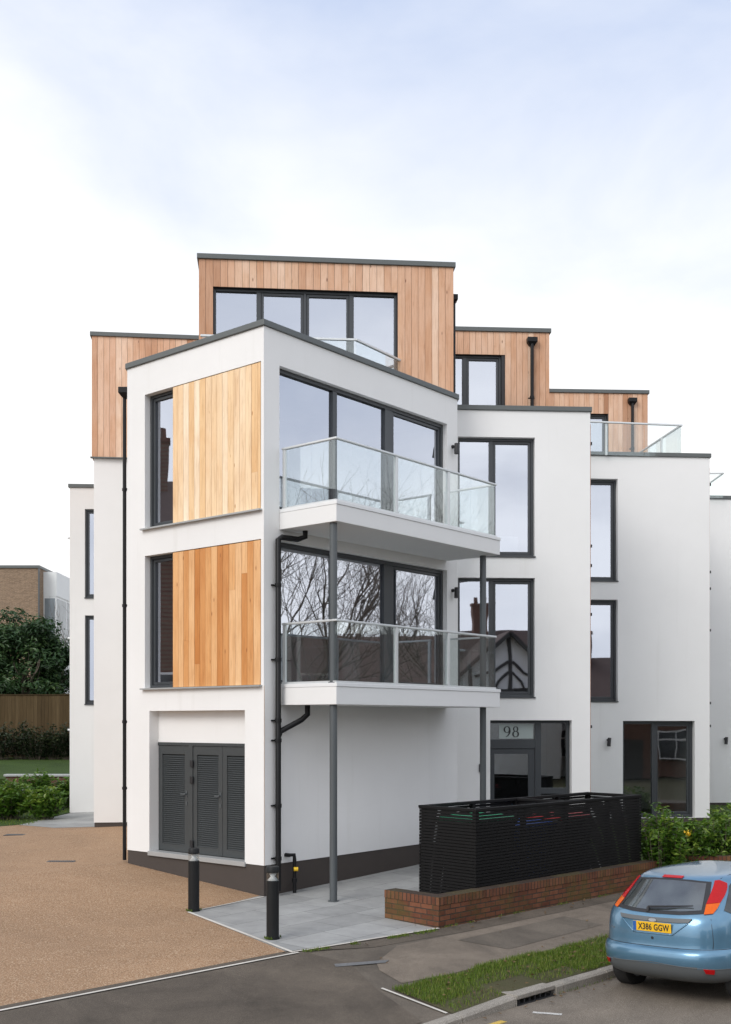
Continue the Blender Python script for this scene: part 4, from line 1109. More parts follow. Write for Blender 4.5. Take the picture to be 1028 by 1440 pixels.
# broad evergreen behind the fence
ev = empty('evergreen_tree', (-15.6, 50, -1.3), 'broad dark evergreen tree rising behind the timber fence', 'tree')
random.seed(4); branch.maxlv = 3
tips = []; m = MB()
m.tube([(-15.6, 50, -1.4), (-15.5, 50, -.2), (-15.6, 50.1, .8)], [.24, .2, .17], 9)
for k in range(7):
    a = k*.9; branch(m, (-15.6, 50, .2+.1*k), (math.cos(a)*.8, math.sin(a)*.8, .55), 1.5, .09, 1, tips)
m.build('trunk', M['bark'], ev)
cl = []
for k in range(190):
    a = random.uniform(0, 2*math.pi); zz = random.uniform(-1, 1); rr = math.sqrt(1-zz*zz)
    s = random.uniform(.55, 1.0)*(1+.10*math.sin(a*3+zz*4))
    cl.append((-15.7+3.0*rr*math.cos(a)*s, 50+2.4*rr*math.sin(a)*s, 2.35+2.4*zz*s, random.uniform(.45, .85), random.gauss(0, .14)))
Cc = []; Nn = []; T = []
for (cx, cy, cz, r_, tone) in cl:
    for j in range(190):
        v = rng.normal(size=3); v /= np.linalg.norm(v); rad = r_*rng.uniform(.35, 1.0)
        Cc.append((cx+v[0]*rad, cy+v[1]*rad, cz+v[2]*rad*.62)); Nn.append(v*.6+np.array([0, 0, .7])+rng.normal(size=3)*.35); T.append(.40+tone+.15*v[2]+rng.normal()*.14)
leaf_mesh('crown', Cc, Nn, .25, M['evergreen'], ev, .36, np.array(T))
# twiggy bare shrub in front of the brown block
random.seed(8); branch.maxlv = 4
bt = empty('bare_tree', (-16.2, 62, -1.25), 'thin leafless tree in front of the white window bay of the brick block', 'tree')
m = MB(); branch(m, (-16.2, 62, -1.3), (0.02, 0, 1), 2.9, .08, 0, None, .45, up=.2); m.build('branches', M['bark'], bt)

M['palewin'] = simple('curtained_far_window', (.22, .25, .27), .15, var=.4, scale=1.2)
# brick block in the left distance
BB = empty('brick_block', (-22, 75, -2.4), 'flat roofed brown brick block with white corner bay beyond the evergreen tree', 'building')
xb = (55-HX)/F*75; 
m = MB(); m.abox(xb-20, xb, 75, 82, -2.5, 10.32); m.build('wall', M['brickbuff'], BB)
m = MB(); m.abox(xb-20.1, xb+.05, 74.92, 82.1, 10.322, 10.5); m.build('roof_edge', M['coping'], BB)
m = MB(); m.abox(xb+.002, xb+.9, 76.0, 81.8, 8.55, 10.2); m.build('white_fascia', M['tile'] if 'tile' in M else M['whitemetal'], BB)
m = MB(); m.abox(xb+.002, xb+.86, 76.02, 81.7, 2.0, 8.548); wn = m.build('window_bay', M['whitemetal'], BB)
m = MB()
for (y0, y1, z0, z1) in ((76.3, 78.6, 5.6, 8.4), (78.9, 81.4, 5.6, 8.4), (76.3, 78.6, 2.2, 5.3), (78.9, 81.4, 2.2, 5.3)): m.abox(xb+.862, xb+.87, y0, y1, z0, z1)
for (x0, x1, z0, z1) in ((xb+.08, xb+.78, 5.6, 8.4), (xb+.08, xb+.78, 2.2, 5.3)): m.abox(x0, x1, 76.005, 76.018, z0, z1)
m.build('pane', M['palewin'], wn)
m = MB(); m.abox(xb-.04, xb-0.0+.04, 74.9, 74.998, -2.4, 10.3); m.build('downpipe', M['steel'], BB)
m = MB(); m.abox(xb-13.6+8.6, xb-13.5+8.6, 74.95, 74.999, -2.4, 10.3); m.build('movement_joint', M['steel'], BB)
B2 = empty('brick_house', (-21.5, 88, -2.4), 'dark brick building just visible behind the white bay of the brick block', 'building')
m = MB(); m.abox(-26, (97.5-HX)/F*88+1.2, 88, 95, -2.5, 10.6); m.build('wall', M['brickhouse'], B2)
m = MB(); m.abox(-26.1, (97.5-HX)/F*88+1.3, 87.9, 95.1, 10.602, 10.8); m.build('roof_edge', M['coping'], B2)
# ------------------------------------------------------------------ the blue hatchback
CAR_U, CAR_Q = -.605, 3.72
cx_, cy_ = xy(CAR_U, CAR_Q); cx_ -= .035
CAR = empty('parked_car', (cx_, cy_, -3.14), 'light blue hatchback with yellow rear number plate parked at the kerb', 'car', local=True, rz=R(45)); CAR.rotation_euler = (R(-2.2), 0, R(45)); CAR.scale = (.975, .975, .985)
def smooth_curve(xs, ys):
    xs = np.array(xs, float); ys = np.array(ys, float); h = np.diff(xs); dl = np.diff(ys)/h
    m = np.zeros(len(xs)); m[0], m[-1] = dl[0], dl[-1]
    for i in range(1, len(xs)-1):
        m[i] = 0 if dl[i-1]*dl[i] <= 0 else 2*dl[i-1]*dl[i]/(dl[i-1]+dl[i])
    def f(x):
        i = int(np.clip(np.searchsorted(xs, x)-1, 0, len(h)-1)); t = (x-xs[i])/h[i]; t = min(1, max(0, t))
        return float(ys[i]*(1+2*t)*(1-t)**2+h[i]*m[i]*t*(1-t)**2+ys[i+1]*t*t*(3-2*t)+h[i]*m[i+1]*t*t*(t-1))
    return f
zk = [.21, .26, .31, .40, .52, 0.578, .618, .642, .80, .92, 1.0, 1.10, 1.20, 1.30, 1.36, 1.39, 1.412, 1.428, 1.438, 1.442]
XR = smooth_curve(zk, [.40, .20, .10, .035, .0, .006, .028, .062, .075, .10, .145, .255, .365, .48, .555, .64, .86, 1.14, 1.45, 1.70])
XF = smooth_curve(zk, [3.85, 4.02, 4.10, 4.14, 4.15, 4.14, 4.12, 4.10, 3.98, 3.55, 3.02, 2.86, 2.70, 2.53, 2.41, 2.33, 2.22, 2.08, 1.93, 1.82])
WW = smooth_curve(zk, [.70, .80, .84, .862, .866, .864, .858, .850, .848, .840, .826, .775, .718, .655, .608, .568, .505, .41, .27, .10])
NE = 3.3
def carS(p, z):
    """surface point; p 0..1 rear quarter, 1..2 flank, 2..3 front quarter; the sign of p gives the side"""
    sg = 1 if p >= 0 else -1; p = abs(p)
    xr, xf, w = XR(z), XF(z), WW(z); ln = xf-xr; a = min(.95, ln*.42); b = min(1.1, ln*.42)
    if p <= 1:
        f = p*math.pi/2; y = w*math.sin(f)**(2/NE) if f > 0 else 0; x = xr+a*(1-max(0, math.cos(f))**(2/NE))
    elif p <= 2: y = w; x = xr+a+(ln-a-b)*(p-1)
    else:
        f = (3-p)*math.pi/2; y = w*math.sin(f)**(2/NE) if f > 1e-9 else 0; x = xf-b*(1-max(0, math.cos(f))**(2/NE))
    return Vector((x, sg*y, z))
def carN(p, z):
    e = 1e-3; s = 1 if p >= 0 else -1; pa = abs(p)
    p0, p1 = max(0.001, pa-e*8), min(2.999, pa+e*8)
    a = carS(s*p1, z)-carS(s*p0, z); b = carS(p, min(1.4415, z+.004))-carS(p, max(.2101, z-.004))
    n = a.cross(b)*(1 if s > 0 else -1)
    n.normalize(); 
    c = Vector((2.0, 0, .8))
    if n.dot(carS(p, z)-c) < 0: n = -n
    return n
def p_of_y(y, z):
    w = WW(z); r = min(1, abs(y)/w); s = math.asin(min(1, r**(NE/2)))/(math.pi/2)
    return s if y >= 0 else -s
# p samples
ps = list(np.linspace(0, .35, 9))+list(np.linspace(.4, 1, 13))+list(np.linspace(1.1, 2, 10))+list(np.linspace(2.08, 3, 14))
zs = sorted(set(list(np.linspace(.21, .594, 15))+[.602, .61, .618, .625, .633, .642, .652]+list(np.linspace(.67, 1.0, 13))+list(np.linspace(1.03, 1.36, 14))+[1.375, 1.39, 1.40, 1.41, 1.418, 1.425, 1.431, 1.436, 1.44, 1.442]))
m = MB(); npz = len(ps); ring = 2*npz-2
for z in zs:
    Lh = [carS(p, z) for p in ps]; Rh = [carS(-p, z) for p in ps[1:-1]]
    m.v += [tuple(v) for v in Lh]+[tuple(v) for v in reversed(Rh)]
for i in range(len(zs)-1):
    for k in range(ring): m.f.append([i*ring+k, i*ring+(k+1) % ring, (i+1)*ring+(k+1) % ring, (i+1)*ring+k][::-1])
m.f.append(list(range(ring))); m.f.append([(len(zs)-1)*ring+k for k in range(ring)][::-1])
m.m = [0]*len(m.f); m.c = [None]*len(m.f)
def carpaint():
    mt, nt, out = newmat('light_blue_metallic_paint'); v = coords(nt)
    fl = noise(nt, 900, 2, .5, v)
    c = mixc(nt, fl, (.080, .195, .305), (.135, .275, .40))
    d = ramp(nt, noise(nt, 3, 5, .7, v), [(.3, (.9, .9, .9)), (.7, (1.04, 1.04, 1.04))]).outputs[0]
    c = mixc(nt, 1, c, d, 'MULTIPLY')
    principled(nt, out, c, .30, .5, None, Coat_Weight=1.0, Coat_Roughness=.03); return mt
M['paint'] = carpaint()
M['valance'] = simple('grey_plastic_valance', (.10, .11, .115), .55, 0, var=.1)
M['tyre'] = simple('tyre_rubber', (.018, .018, .018), .8, var=.3, scale=20)
M['rim'] = simple('alloy_rim', (.42, .43, .44), .35, .8, var=.1)
M['lampred'] = simple('red_lamp_lens', (.40, .004, .006), .22, 0, var=.2, scale=40, spec=.3)
M['lamporange'] = simple('amber_lamp_lens', (.62, .105, .004), .22, 0, var=.2, scale=40, spec=.3)
M['dkglass'] = None
def mk_dkglass(nm, ior):
    mt, nt, out = newmat(nm); v = coords(nt)
    g1 = ramp(nt, noise(nt, 3.0, 3, .5, v), [(.35, (.012, .014, .015)), (.62, (.055, .065, .066))]).outputs[0]
    principled(nt, out, g1, .05, 0, None, spec=.5, IOR=ior); return mt
M['dkglass'] = mk_dkglass('tinted_car_window', 1.7); M['rearglass'] = mk_dkglass('rear_car_window', 2.3)
M['plateyellow'] = simple('yellow_reflective_plate', (.78, .45, .015), .35, var=.04)
M['plateblue'] = simple('blue_plate_strip', (.02, .10, .35), .4)
M['badgeblue'] = simple('badge_silver', (.55, .58, .62), .3, .5)
# lower valance carries a second material: everything under the crease line
body = m.build('body', [M['paint'], M['valance']], CAR, smooth=35)
for pol in body.data.polygons:
    c = pol.center
    if c.z < .475-.05*min(1, abs(c.y)/.85)+.0 and c.x < .9 and pol.normal.z > -.98: pol.material_index = 1
    if pol.normal.z < -.98 or c.z < .22: pol.material_index = 1
# wheel arches cut from the shell
AX = [(.80, .315), (3.415, .315)]
cut = MB()
for (ax, r) in AX:
    for sg in (-1, 1):
        cut.tube([(ax, sg*.50, .30), (ax, sg*1.2, .30)], .355, 40)
co = cut.build('wheel_arch_cutter', M['black'])
co.matrix_world = Matrix.Translation((cx_, cy_, -3.14)) @ Matrix.Rotation(R(45), 4, 'Z')
bm_ = body.modifiers.new('arches', 'BOOLEAN'); bm_.operation = 'DIFFERENCE'; bm_.object = co; bm_.solver = 'EXACT'
bpy.context.view_layer.update()
dg = bpy.context.evaluated_depsgraph_get()
nm = bpy.data.meshes.new_from_object(body.evaluated_get(dg), depsgraph=dg)
body.modifiers.clear(); body.data = nm
nm.set_sharp_from_angle(angle=R(38))
bpy.data.objects.remove(co, do_unlink=True)

def patch(name, poly, off, mat, parent=None, step_p=.03, step_z=.03, iny=False, thick=0, smoothit=True):
    """a panel lying on the car's surface; poly in (p, z) or (y, z)"""
    bm = bmesh.new(); bm.faces.new([bm.verts.new((a, b, 0)) for a, b in poly])
    A = [v[0] for v in poly]; B = [v[1] for v in poly]
    for (lo, hi, st, no) in ((min(A), max(A), step_p, (1, 0, 0)), (min(B), max(B), step_z, (0, 1, 0))):
        v = lo+st
        while v < hi-1e-4:
            bmesh.ops.bisect_plane(bm, geom=bm.verts[:]+bm.edges[:]+bm.faces[:], plane_co=Vector(no)*v, plane_no=no, dist=1e-6); v += st
    for v in bm.verts:
        a, z = v.co.x, v.co.y
        p = p_of_y(a, z) if iny else a
        v.co = carS(p, z)+carN(p, z)*off
    bmesh.ops.recalc_face_normals(bm, faces=bm.faces)
    f0 = max(bm.faces, key=lambda f: f.calc_area()); c = f0.calc_center_median()
    if f0.normal.dot(c-Vector((2, 0, .8))) < 0: bmesh.ops.reverse_faces(bm, faces=bm.faces)
    if thick:
        r = bmesh.ops.extrude_face_region(bm, geom=bm.faces[:]); vv = [e for e in r['geom'] if isinstance(e, bmesh.types.BMVert)]
        nrm = {v: v.normal.copy() for v in vv}
        for v in vv: v.co += nrm[v]*thick
    me = bpy.data.meshes.new(name); bm.to_mesh(me); bm.free(); me.materials.append(mat)
    me.polygons.foreach_set('use_smooth', [True]*len(me.polygons)); me.set_sharp_from_angle(angle=R(40))
    return link(name, me, parent if parent is not None else CAR)
# tail gate: rear screen, lamps, strips
def Pd(y, z): return (p_of_y(y, z), z)
rw = patch('rear_window', [(-.57, 1.025), (-.3, 1.004), (0, .998), (.3, 1.004), (.57, 1.025), (.53, 1.17), (.465, 1.338), (.25, 1.354), (0, 1.358), (-.25, 1.354), (-.465, 1.338), (-.53, 1.17)], .004, M['black'], iny=True, step_p=.06)
patch('glazing', [(-.515, 1.055), (-.3, 1.036), (0, 1.03), (.3, 1.036), (.515, 1.055), (.478, 1.17), (.425, 1.322), (.22, 1.336), (0, 1.34), (-.22, 1.336), (-.425, 1.322), (-.478, 1.17)], .007, M['rearglass'], rw, iny=True, step_p=.06)
for sg in (1, -1):
    o = patch('tail_lamp', [(sg*a, b) for a, b in ((.362, 1.115), (.53, 1.125), (.585, 1.19), (.63, 1.27), (.64, 1.315), (.53, 1.35), (.46, 1.346), (.405, 1.23))], .006, M['lampred'], step_p=.03, thick=.006)
    patch('indicator_lens', [(sg*a, b) for a, b in ((.355, 1.015), (.455, 1.022), (.50, 1.07), (.53, 1.123), (.362, 1.112))], .006, M['lamporange'], o, step_p=.03, thick=.006)
patch('brake_light', [(-.13, 1.361), (.13, 1.361), (.13, 1.382), (-.13, 1.382)], .006, M['lampred'], iny=True, step_p=.06, thick=.006)
stp = patch('number_plate_garnish', [(-.43, .926), (-.3, .918), (0, .913), (.3, .918), (.43, .926), (.46, .966), (.3, .961), (0, .956), (-.3, .961), (-.46, .966)], .004, M['valance'], iny=True, step_p=.06, thick=.016)
# shallow pressing around the plate
prs = MB()
for (y0, z0_, y1, z1_) in ((-.42, .92, -.25, .785), (.42, .92, .25, .785), (-.25, .785, .25, .785)):
    n = 12; pts = []
    for i in range(n+1):
        y = y0+(y1-y0)*i/n; z = z0_+(z1_-z0_)*i/n; p = p_of_y(y, z); pts.append(carS(p, z)+carN(p, z)*.001)
    prs.tube(pts, .009, 8)
prs.build('plate_recess_edge', M['paint'], CAR, smooth=True)
# shut lines and bumper crease
def line(name, pq, r, mat, off=.0, parent=None):
    mb = MB(); mb.tube([carS(p, z)+carN(p, z)*off for p, z in pq], r, 6); return mb.build(name, mat, parent or CAR, smooth=True)
for sg in (1, -1):
    line('tailgate_seam', [(sg*a, b) for a, b in ((.44, .975), (.455, .9), (.47, .8), (.475, .70), (.47, .65))], .003, M['black'])
    line('bumper_seam', [(sg*p, .642) for p in np.linspace(0, .75, 22)], .0035, M['black'], .001)
    line('roof_seam', [(sg*p, z) for p, z in ((.56, 1.366), (.72, 1.395), (.9, 1.404), (1.3, 1.407), (1.8, 1.40))], .004, M['black'])
    line('valance_seam', [(sg*p, .475-.05*min(1, abs(carS(p, .4).y)/.85)) for p in np.linspace(0, .9, 24)], .004, M['valance'], .001)
    patch('rear_reflector', [(sg*a, b) for a, b in ((.385, .39), (.475, .38), (.49, .43), (.37, .44))], .005, M['lampred'], thick=.008)
    sw = patch('side_window', [(sg*a, b) for a, b in ((.585, 1.05), (.70, 1.01), (1.0, .985), (1.5, .975), (2.0, .97), (2.1, 1.0), (2.0, 1.30), (1.5, 1.345), (1.0, 1.345), (.74, 1.335), (.665, 1.29), (.625, 1.18))], .004, M['dkglass'], step_p=.06)
    for pa in (1.0, 1.52):
        line('window_pillar', [(sg*pa, .975), (sg*(pa-.02), 1.15), (sg*(pa-.06), 1.34)], .022, M['black'], .0, sw)
    line('door_seam', [(sg*p, z) for p, z in ((.99, .97), (.995, .75), (1.08, .5), (1.12, .32))], .003, M['black'])
    line('door_seam', [(sg*p, z) for p, z in ((1.52, .97), (1.53, .6), (1.53, .30))], .003, M['black'])
    patch('side_rub_strip', [(sg*1.05, .50), (sg*2.0, .50), (sg*2.0, .56), (sg*1.05, .56)], .003, M['valance'], step_p=.1, thick=.012)
    patch('headlight', [(sg*a, b) for a, b in ((2.45, .66), (2.82, .62), (2.8, .74), (2.45, .80))], .006, M['chrome'], thick=.006)
    patch('door_handle', [(sg*1.12, .86), (sg*1.30, .865), (sg*1.30, .895), (sg*1.12, .89)], .004, M['paint'], thick=.02)
    mb = MB(); cc = Vector((2.55, sg*.92, 1.0)); mb.abox(cc.x-.05, cc.x+.05, cc.y-.09, cc.y+.09, .94, 1.07); mb.build('door_mirror', M['paint'], CAR, bevel=.03)
patch('windscreen', [(-2.95+.0, 1.02), (-2.42, 1.03), (-2.38, 1.32), (-2.9, 1.34)], .005, M['dkglass'], step_p=.05); patch('windscreen', [(2.42, 1.03), (2.95, 1.02), (2.9, 1.34), (2.38, 1.32)], .005, M['dkglass'], step_p=.05)
patch('fuel_flap', [(-.80+.065*math.cos(a), .80+.075*math.sin(a)) for a in np.linspace(0, 2*math.pi, 25)[:-1]], .003, M['paint'], thick=.003)
patch('lower_grille', [(2.7, .30), (2.97, .30), (2.97, .45), (2.7, .45)], .004, M['black']); patch('lower_grille', [(-2.97, .30), (-2.7, .30), (-2.7, .45), (-2.97, .45)], .004, M['black'])
# number plate
xp = carS(0, .86).x-.014
npl = MB(); npl.abox(xp-.006, xp, -.245, .245, .803, .911); pt_ = npl.build('number_plate', M['plateyellow'], CAR, bevel=.003)
mb = MB(); mb.abox(xp-.0075, xp-.0062, .203, .243, .805, .909); mb.build('plate_strip', M['plateblue'], pt_)
def text_mesh(txt, size, sx=1, bold=0):
    cu = bpy.data.curves.new('lettering', 'FONT'); cu.body = txt; cu.size = size; cu.align_x = 'CENTER'; cu.align_y = 'CENTER'; cu.offset = bold; cu.extrude = .0008; cu.space_character = 1.06
    ob = bpy.data.objects.new('lettering', cu); COL.objects.link(ob); bpy.context.view_layer.update()
    dgx = bpy.context.evaluated_depsgraph_get(); me = bpy.data.meshes.new_from_object(ob.evaluated_get(dgx), depsgraph=dgx)
    bpy.data.objects.remove(ob, do_unlink=True)
    return me
def place_text(txt, size, W, H, c, mat, parent, bold=0):
    me = text_mesh(txt, size, 1, bold); vs = np.array([v.co[:] for v in me.vertices]); lo, hi = vs.min(0), vs.max(0)
    sx, sy = W/(hi[0]-lo[0]), H/(hi[1]-lo[1]); ct = (lo+hi)/2
    for v in me.vertices:    # text x runs to the car's right (-y), text y up, text z out of the rear (-x)
        a, b, d = (v.co.x-ct[0])*sx, (v.co.y-ct[1])*sy, v.co.z
        v.co = (c[0]-d, c[1]-a, c[2]+b)
    me.materials.clear(); me.materials.append(mat); return link('lettering', me, parent)
place_text('X386 GGW', .1, .40, .074, (xp-.0074, -.021, .857), M['black'], pt_, .0022)
# badge, script, wiper, lock, exhaust
bd = MB(); c0 = carS(0, .937); bx = c0.x-.026
n = 24
ov = [(bx, .062*math.cos(a), .936+.026*math.sin(a)) for a in np.linspace(0, 2*math.pi, n+1)[:-1]]
bd.add(ov+[(bx+.02, y, z) for _, y, z in ov], [tuple(range(n))]+[(i, n+i, n+(i+1) % n, (i+1) % n) for i in range(n)]); bo_ = bd.build('badge', M['chrome'], CAR)
bd = MB(); bd.add([(bx-.0015, .050*math.cos(a), .936+.019*math.sin(a)) for a in np.linspace(0, 2*math.pi, n+1)[:-1]], [tuple(range(n))]); bd.build('badge_face', M['badgeblue'], bo_)
ps_ = p_of_y(.55, .80); sp_ = carS(ps_, .80)
place_text('Focus', .05, .12, .03, (sp_.x-.004-.0, .53, .80), M['chrome'], CAR)
w_ = MB(); zz = lambda y: 1.02
pth = [carS(p_of_y(y, z), z)+carN(p_of_y(y, z), z)*.03 for y, z in ((.10, 1.045), (-.12, 1.06), (-.42, 1.082))]
w_.tube([carS(0.02, 1.012), pth[0]], .018, 8); w_.tube(pth, [.014, .012, .006], 6); w_.build('rear_wiper', M['black'], CAR, smooth=40)
lk = MB(); c0 = carS(0, .735); lk.tube([(c0.x+.01, 0, .735), (c0.x-.006, 0, .735)], .016, 14); lk.build('tailgate_lock', M['black'], CAR)
un = MB(); un.abox(.9, 3.5, -.42, .42, .17, .208); un.build('underbody', M['black'], CAR)
for (ax, r) in AX:
    for sg in (-1, 1):
        prof = [(.20, -.095), (.285, -.10), (.31, -.085), (.315, -.05), (.315, .05), (.31, .085), (.285, .10), (.20, .095)]
        n = 36; mb = MB(); vs = [(ax+rr*math.cos(2*math.pi*k/n), sg*.735+o, .31+rr*math.sin(2*math.pi*k/n)) for rr, o in prof for k in range(n)]
        mb.add(vs, [(i*n+k, i*n+(k+1) % n, (i+1)*n+(k+1) % n, (i+1)*n+k) for i in range(len(prof)-1) for k in range(n)])
        wh = empty('wheel', (0, 0, 0), None, None, local=True); wh.parent = CAR
        for kk in list(wh.keys()):
            if kk in ('label', 'category'): del wh[kk]
        mb.build('tyre', M['tyre'], wh, smooth=40)
        rm_ = MB(); y1 = sg*.735+sg*.07
        rm_.tube([(ax, sg*.735-sg*.09, .31), (ax, y1-sg*.03, .31)], .2, 28); rm_.tube([(ax, y1-sg*.03, .31), (ax, y1+sg*.012, .31)], .045, 14)
        for k in range(5):
            a = 2*math.pi*k/5+.3; rm_.tube([(ax, y1, .31), (ax+.195*math.cos(a), y1-sg*.012, .31+.195*math.sin(a))], [.035, .028], 6)
        rm_.build('rim', M['rim'], wh)
# ------------------------------------------------------------------ across the street: what the windows mirror
M['tile'] = simple('brown_roof_tile', (.085, .052, .042), .85, var=.3, scale=9, bumpy=.6, bscale=40)
M['stucco'] = simple('white_stucco', (.74, .73, .70), .85, var=.06, scale=2)
M['timber'] = simple('black_half_timber', (.03, .026, .024), .7, var=.2)
M['farpane'] = simple('far_window_glass', (.05, .055, .06), .08, var=.3, spec=.8)
def far_house(u, q, w, dep, eaves, ridge, gable, label, wallmat, rz=R(45), loc=None, chx=.2):
    """faces the street; local x along the street, -y towards the apartments after the half turn below"""
    x, y = loc if loc else xy(u, q); z = -3.02
    rt = empty('opposite_house', (x, y, z), label, 'house', 'houses across the street', local=True, rz=rz)
    h = MB(); h.abox(-w/2, w/2, 0, dep, 0, eaves)
    if gable == 'front': h.add([(-w/2, 0, eaves), (w/2, 0, eaves), (0, 0, ridge), (-w/2, dep, eaves), (w/2, dep, eaves), (0, dep, ridge)], [(0, 1, 2), (4, 3, 5)])
    else: h.add([(-w/2, 0, eaves), (-w/2, dep, eaves), (-w/2, dep/2, ridge), (w/2, 0, eaves), (w/2, dep, eaves), (w/2, dep/2, ridge)], [(0, 2, 1), (3, 4, 5)])
    h.build('wall', wallmat, rt)
    r = MB(); o = .35; th = .14
    if gable == 'front':
        sl = (ridge-eaves)/(w/2)
        for sg in (-1, 1):
            a = [(sg*(w/2+o), eaves-o*sl+.02), (0, ridge+.02)]
            vs = [(a[0][0], -o, a[0][1]), (a[1][0], -o, a[1][1]), (a[1][0], dep+o, a[1][1]), (a[0][0], dep+o, a[0][1])]
            r.add(vs+[(p[0], p[1], p[2]+th) for p in vs], [(0, 1, 2, 3), (7, 6, 5, 4), (0, 4, 5, 1), (1, 5, 6, 2), (2, 6, 7, 3), (3, 7, 4, 0)])
    else:
        sl = (ridge-eaves)/(dep/2)
        for sg in (-1, 1):
            a = [(dep/2+sg*(dep/2+o), eaves-o*sl+.02), (dep/2, ridge+.02)]
            vs = [(-w/2-o, a[0][0], a[0][1]), (-w/2-o, a[1][0], a[1][1]), (w/2+o, a[1][0], a[1][1]), (w/2+o, a[0][0], a[0][1])]
            r.add(vs+[(p[0], p[1], p[2]+th) for p in vs], [(0, 1, 2, 3), (7, 6, 5, 4), (0, 4, 5, 1), (1, 5, 6, 2), (2, 6, 7, 3), (3, 7, 4, 0)])
    ro = r.build('roof', M['tile'], rt)
    c = MB(); c.abox(w*chx, w*chx+.9, dep*.4, dep*.4+.55, eaves, ridge+1.5); c.abox(w*chx-.06, w*chx+.96, dep*.4-.06, dep*.4+.61, ridge+1.5, ridge+1.66)
    for k in range(2): c.lathe([(.12, ridge+1.66), (.1, ridge+2.1)], (w*chx+.25+.42*k, dep*.4+.27, 0), 10)
    c.build('chimney', M['brickhouse'], ro)
    if gable == 'front':
        tb = MB()
        tb.abox(-w/2, w/2, -.06, -.002, eaves-.12, eaves+.12)
        for xx in (-w*.25, 0, w*.25): tb.abox(xx-.09, xx+.09, -.058, -.002, eaves+.12, eaves+(ridge-eaves)*(1-abs(xx)/(w/2))-.25)
        for sg in (-1, 1): tb.tube([(sg*w*.02, -.03, eaves+(ridge-eaves)*.62), (sg*w*.13, -.03, eaves+(ridge-eaves)*.4), (sg*w*.24, -.03, eaves+.2)], .08, 4)
        tb.build('half_timbering', M['timber'], rt)
    for (xx, z0, ww, hh_) in ((-w*.24, 1.0, w*.30, 1.6), (w*.24, 1.0, w*.30, 1.6), (-w*.24, 3.5, w*.28, 1.3), (w*.24, 3.5, w*.28, 1.3)):
        if z0+hh_ > eaves-.1 and gable != 'front': continue
        fm = MB(); fm.abox(xx-ww/2, xx+ww/2, -.35 if z0 < 2 else -.12, -.061, z0, z0+hh_); fo = fm.build('window', M['stucco'], rt)
        pn = MB(); n = 4; y_ = -.353 if z0 < 2 else -.123
        for k in range(n):
            a = xx-ww/2+.06+k*(ww-.06)/n; b = a+(ww-.06)/n-.06
            pn.abox(a, b, y_-.004, y_, z0+.08, z0+hh_*.66); pn.abox(a, b, y_-.004, y_, z0+hh_*.72, z0+hh_-.08)
        pn.build('pane', M['farpane'], fo)
    d = MB(); d.abox(-.5, .5, -.06, -.003, 0, 2.1); d.build('door', M['timber'], rt)
    return rt
RZ = R(45+180)
# mirrored by the centre bay: long roof with a timbered cross gable
tu = far_house(0, 0, 13, 8, 5.0, 8.3, 'side', 'white half timbered gabled house across the street, mirrored in the centre bay window', M['stucco'], R(180), (11.6, -15.5), -.04)
g = MB(); gw_, gd, ge, gr_ = 6.4, 2.4, 4.7, 7.7
g.abox(-gw_/2, gw_/2, -gd, -.002, 0, ge); g.add([(-gw_/2, -gd, ge), (gw_/2, -gd, ge), (0, -gd, gr_), (-gw_/2, 3, ge), (gw_/2, 3, ge), (0, 3, gr_)], [(0, 1, 2)])
g.build('gable_bay', M['stucco'], tu)
g = MB(); o = .35; sl = (gr_-ge)/(gw_/2)
for sg in (-1, 1):
    vs = [(sg*(gw_/2+o), -gd-o, ge-o*sl+.03), (0, -gd-o, gr_+.03), (0, 3.4, gr_+.03), (sg*(gw_/2+o), 3.4, ge-o*sl+.03)]
    g.add(vs+[(a, b, c+.14) for a, b, c in vs], [(0, 1, 2, 3), (7, 6, 5, 4), (0, 4, 5, 1), (1, 5, 6, 2), (2, 6, 7, 3), (3, 7, 4, 0)])
g.build('gable_roof', M['tile'], tu)
g = MB(); yb = -gd-.05
g.abox(-gw_/2, gw_/2, yb, -gd-.002, ge-.1, ge+.14)
for xx in (-gw_*.27, 0, gw_*.27): g.abox(xx-.09, xx+.09, yb+.003, -gd-.002, ge+.14, ge+(gr_-ge)*(1-abs(xx)/(gw_/2))-.2)
for sg in (-1, 1):
    g.tube([(sg*.1, yb+.01, ge+1.5), (sg*.75, yb+.01, ge+1.0), (sg*1.5, yb+.01, ge+.75)], .09, 4); g.tube([(sg*(gw_/2+o), -gd-o-.03, ge-o*sl), (0, -gd-o-.03, gr_)], .13, 4)
    g.tube([(sg*.1, yb+.01, ge+1.0), (sg*.55, yb+.01, ge+.5), (sg*.75, yb+.01, ge+.14)], .08, 4)
g.build('half_timbering', M['timber'], tu)
g = MB(); g.abox(-1.7, 1.7, -gd-.1, -gd-.003, 3.2, 4.45); fo = g.build('window', M['stucco'], tu)
g = MB()
for k in range(5): g.abox(-1.6+k*.65, -1.05+k*.65, -gd-.106, -gd-.101, 3.3, 4.35)
g.build('pane', M['farpane'], fo)
far_house(0, 0, 12, 8, 3.9, 6.7, 'side', 'brick house with long tiled roof across the street, mirrored in the right bay windows', M['brickhouse'], R(-160), (19.5, -5.5))
far_house(0, 0, 9.5, 9, 5.0, 8.4, 'side', 'brick house with tiled roof across the street, left of the gabled one', M['brickhouse'], R(175), (-1.5, -17.5))
far_house(0, 0, 9.5, 9, 5.0, 8.2, 'front', 'half timbered house across the street, farthest to the right', M['stucco'], R(-135), (29, 4))
far_house(0, 0, 26, 9, 4.4, 7.6, 'side', 'long brick house far along the street at the right, mirrored in the tower doors', M['brickhouse'], R(-90), (37, 24))
lh = far_house(0, 0, 12, 9, 9.5, 12.4, 'side', 'tall dark brick house at the left of the drive, mirrored in the narrow tower windows', M['brickhouse'], R(90), (-24, 17.2))
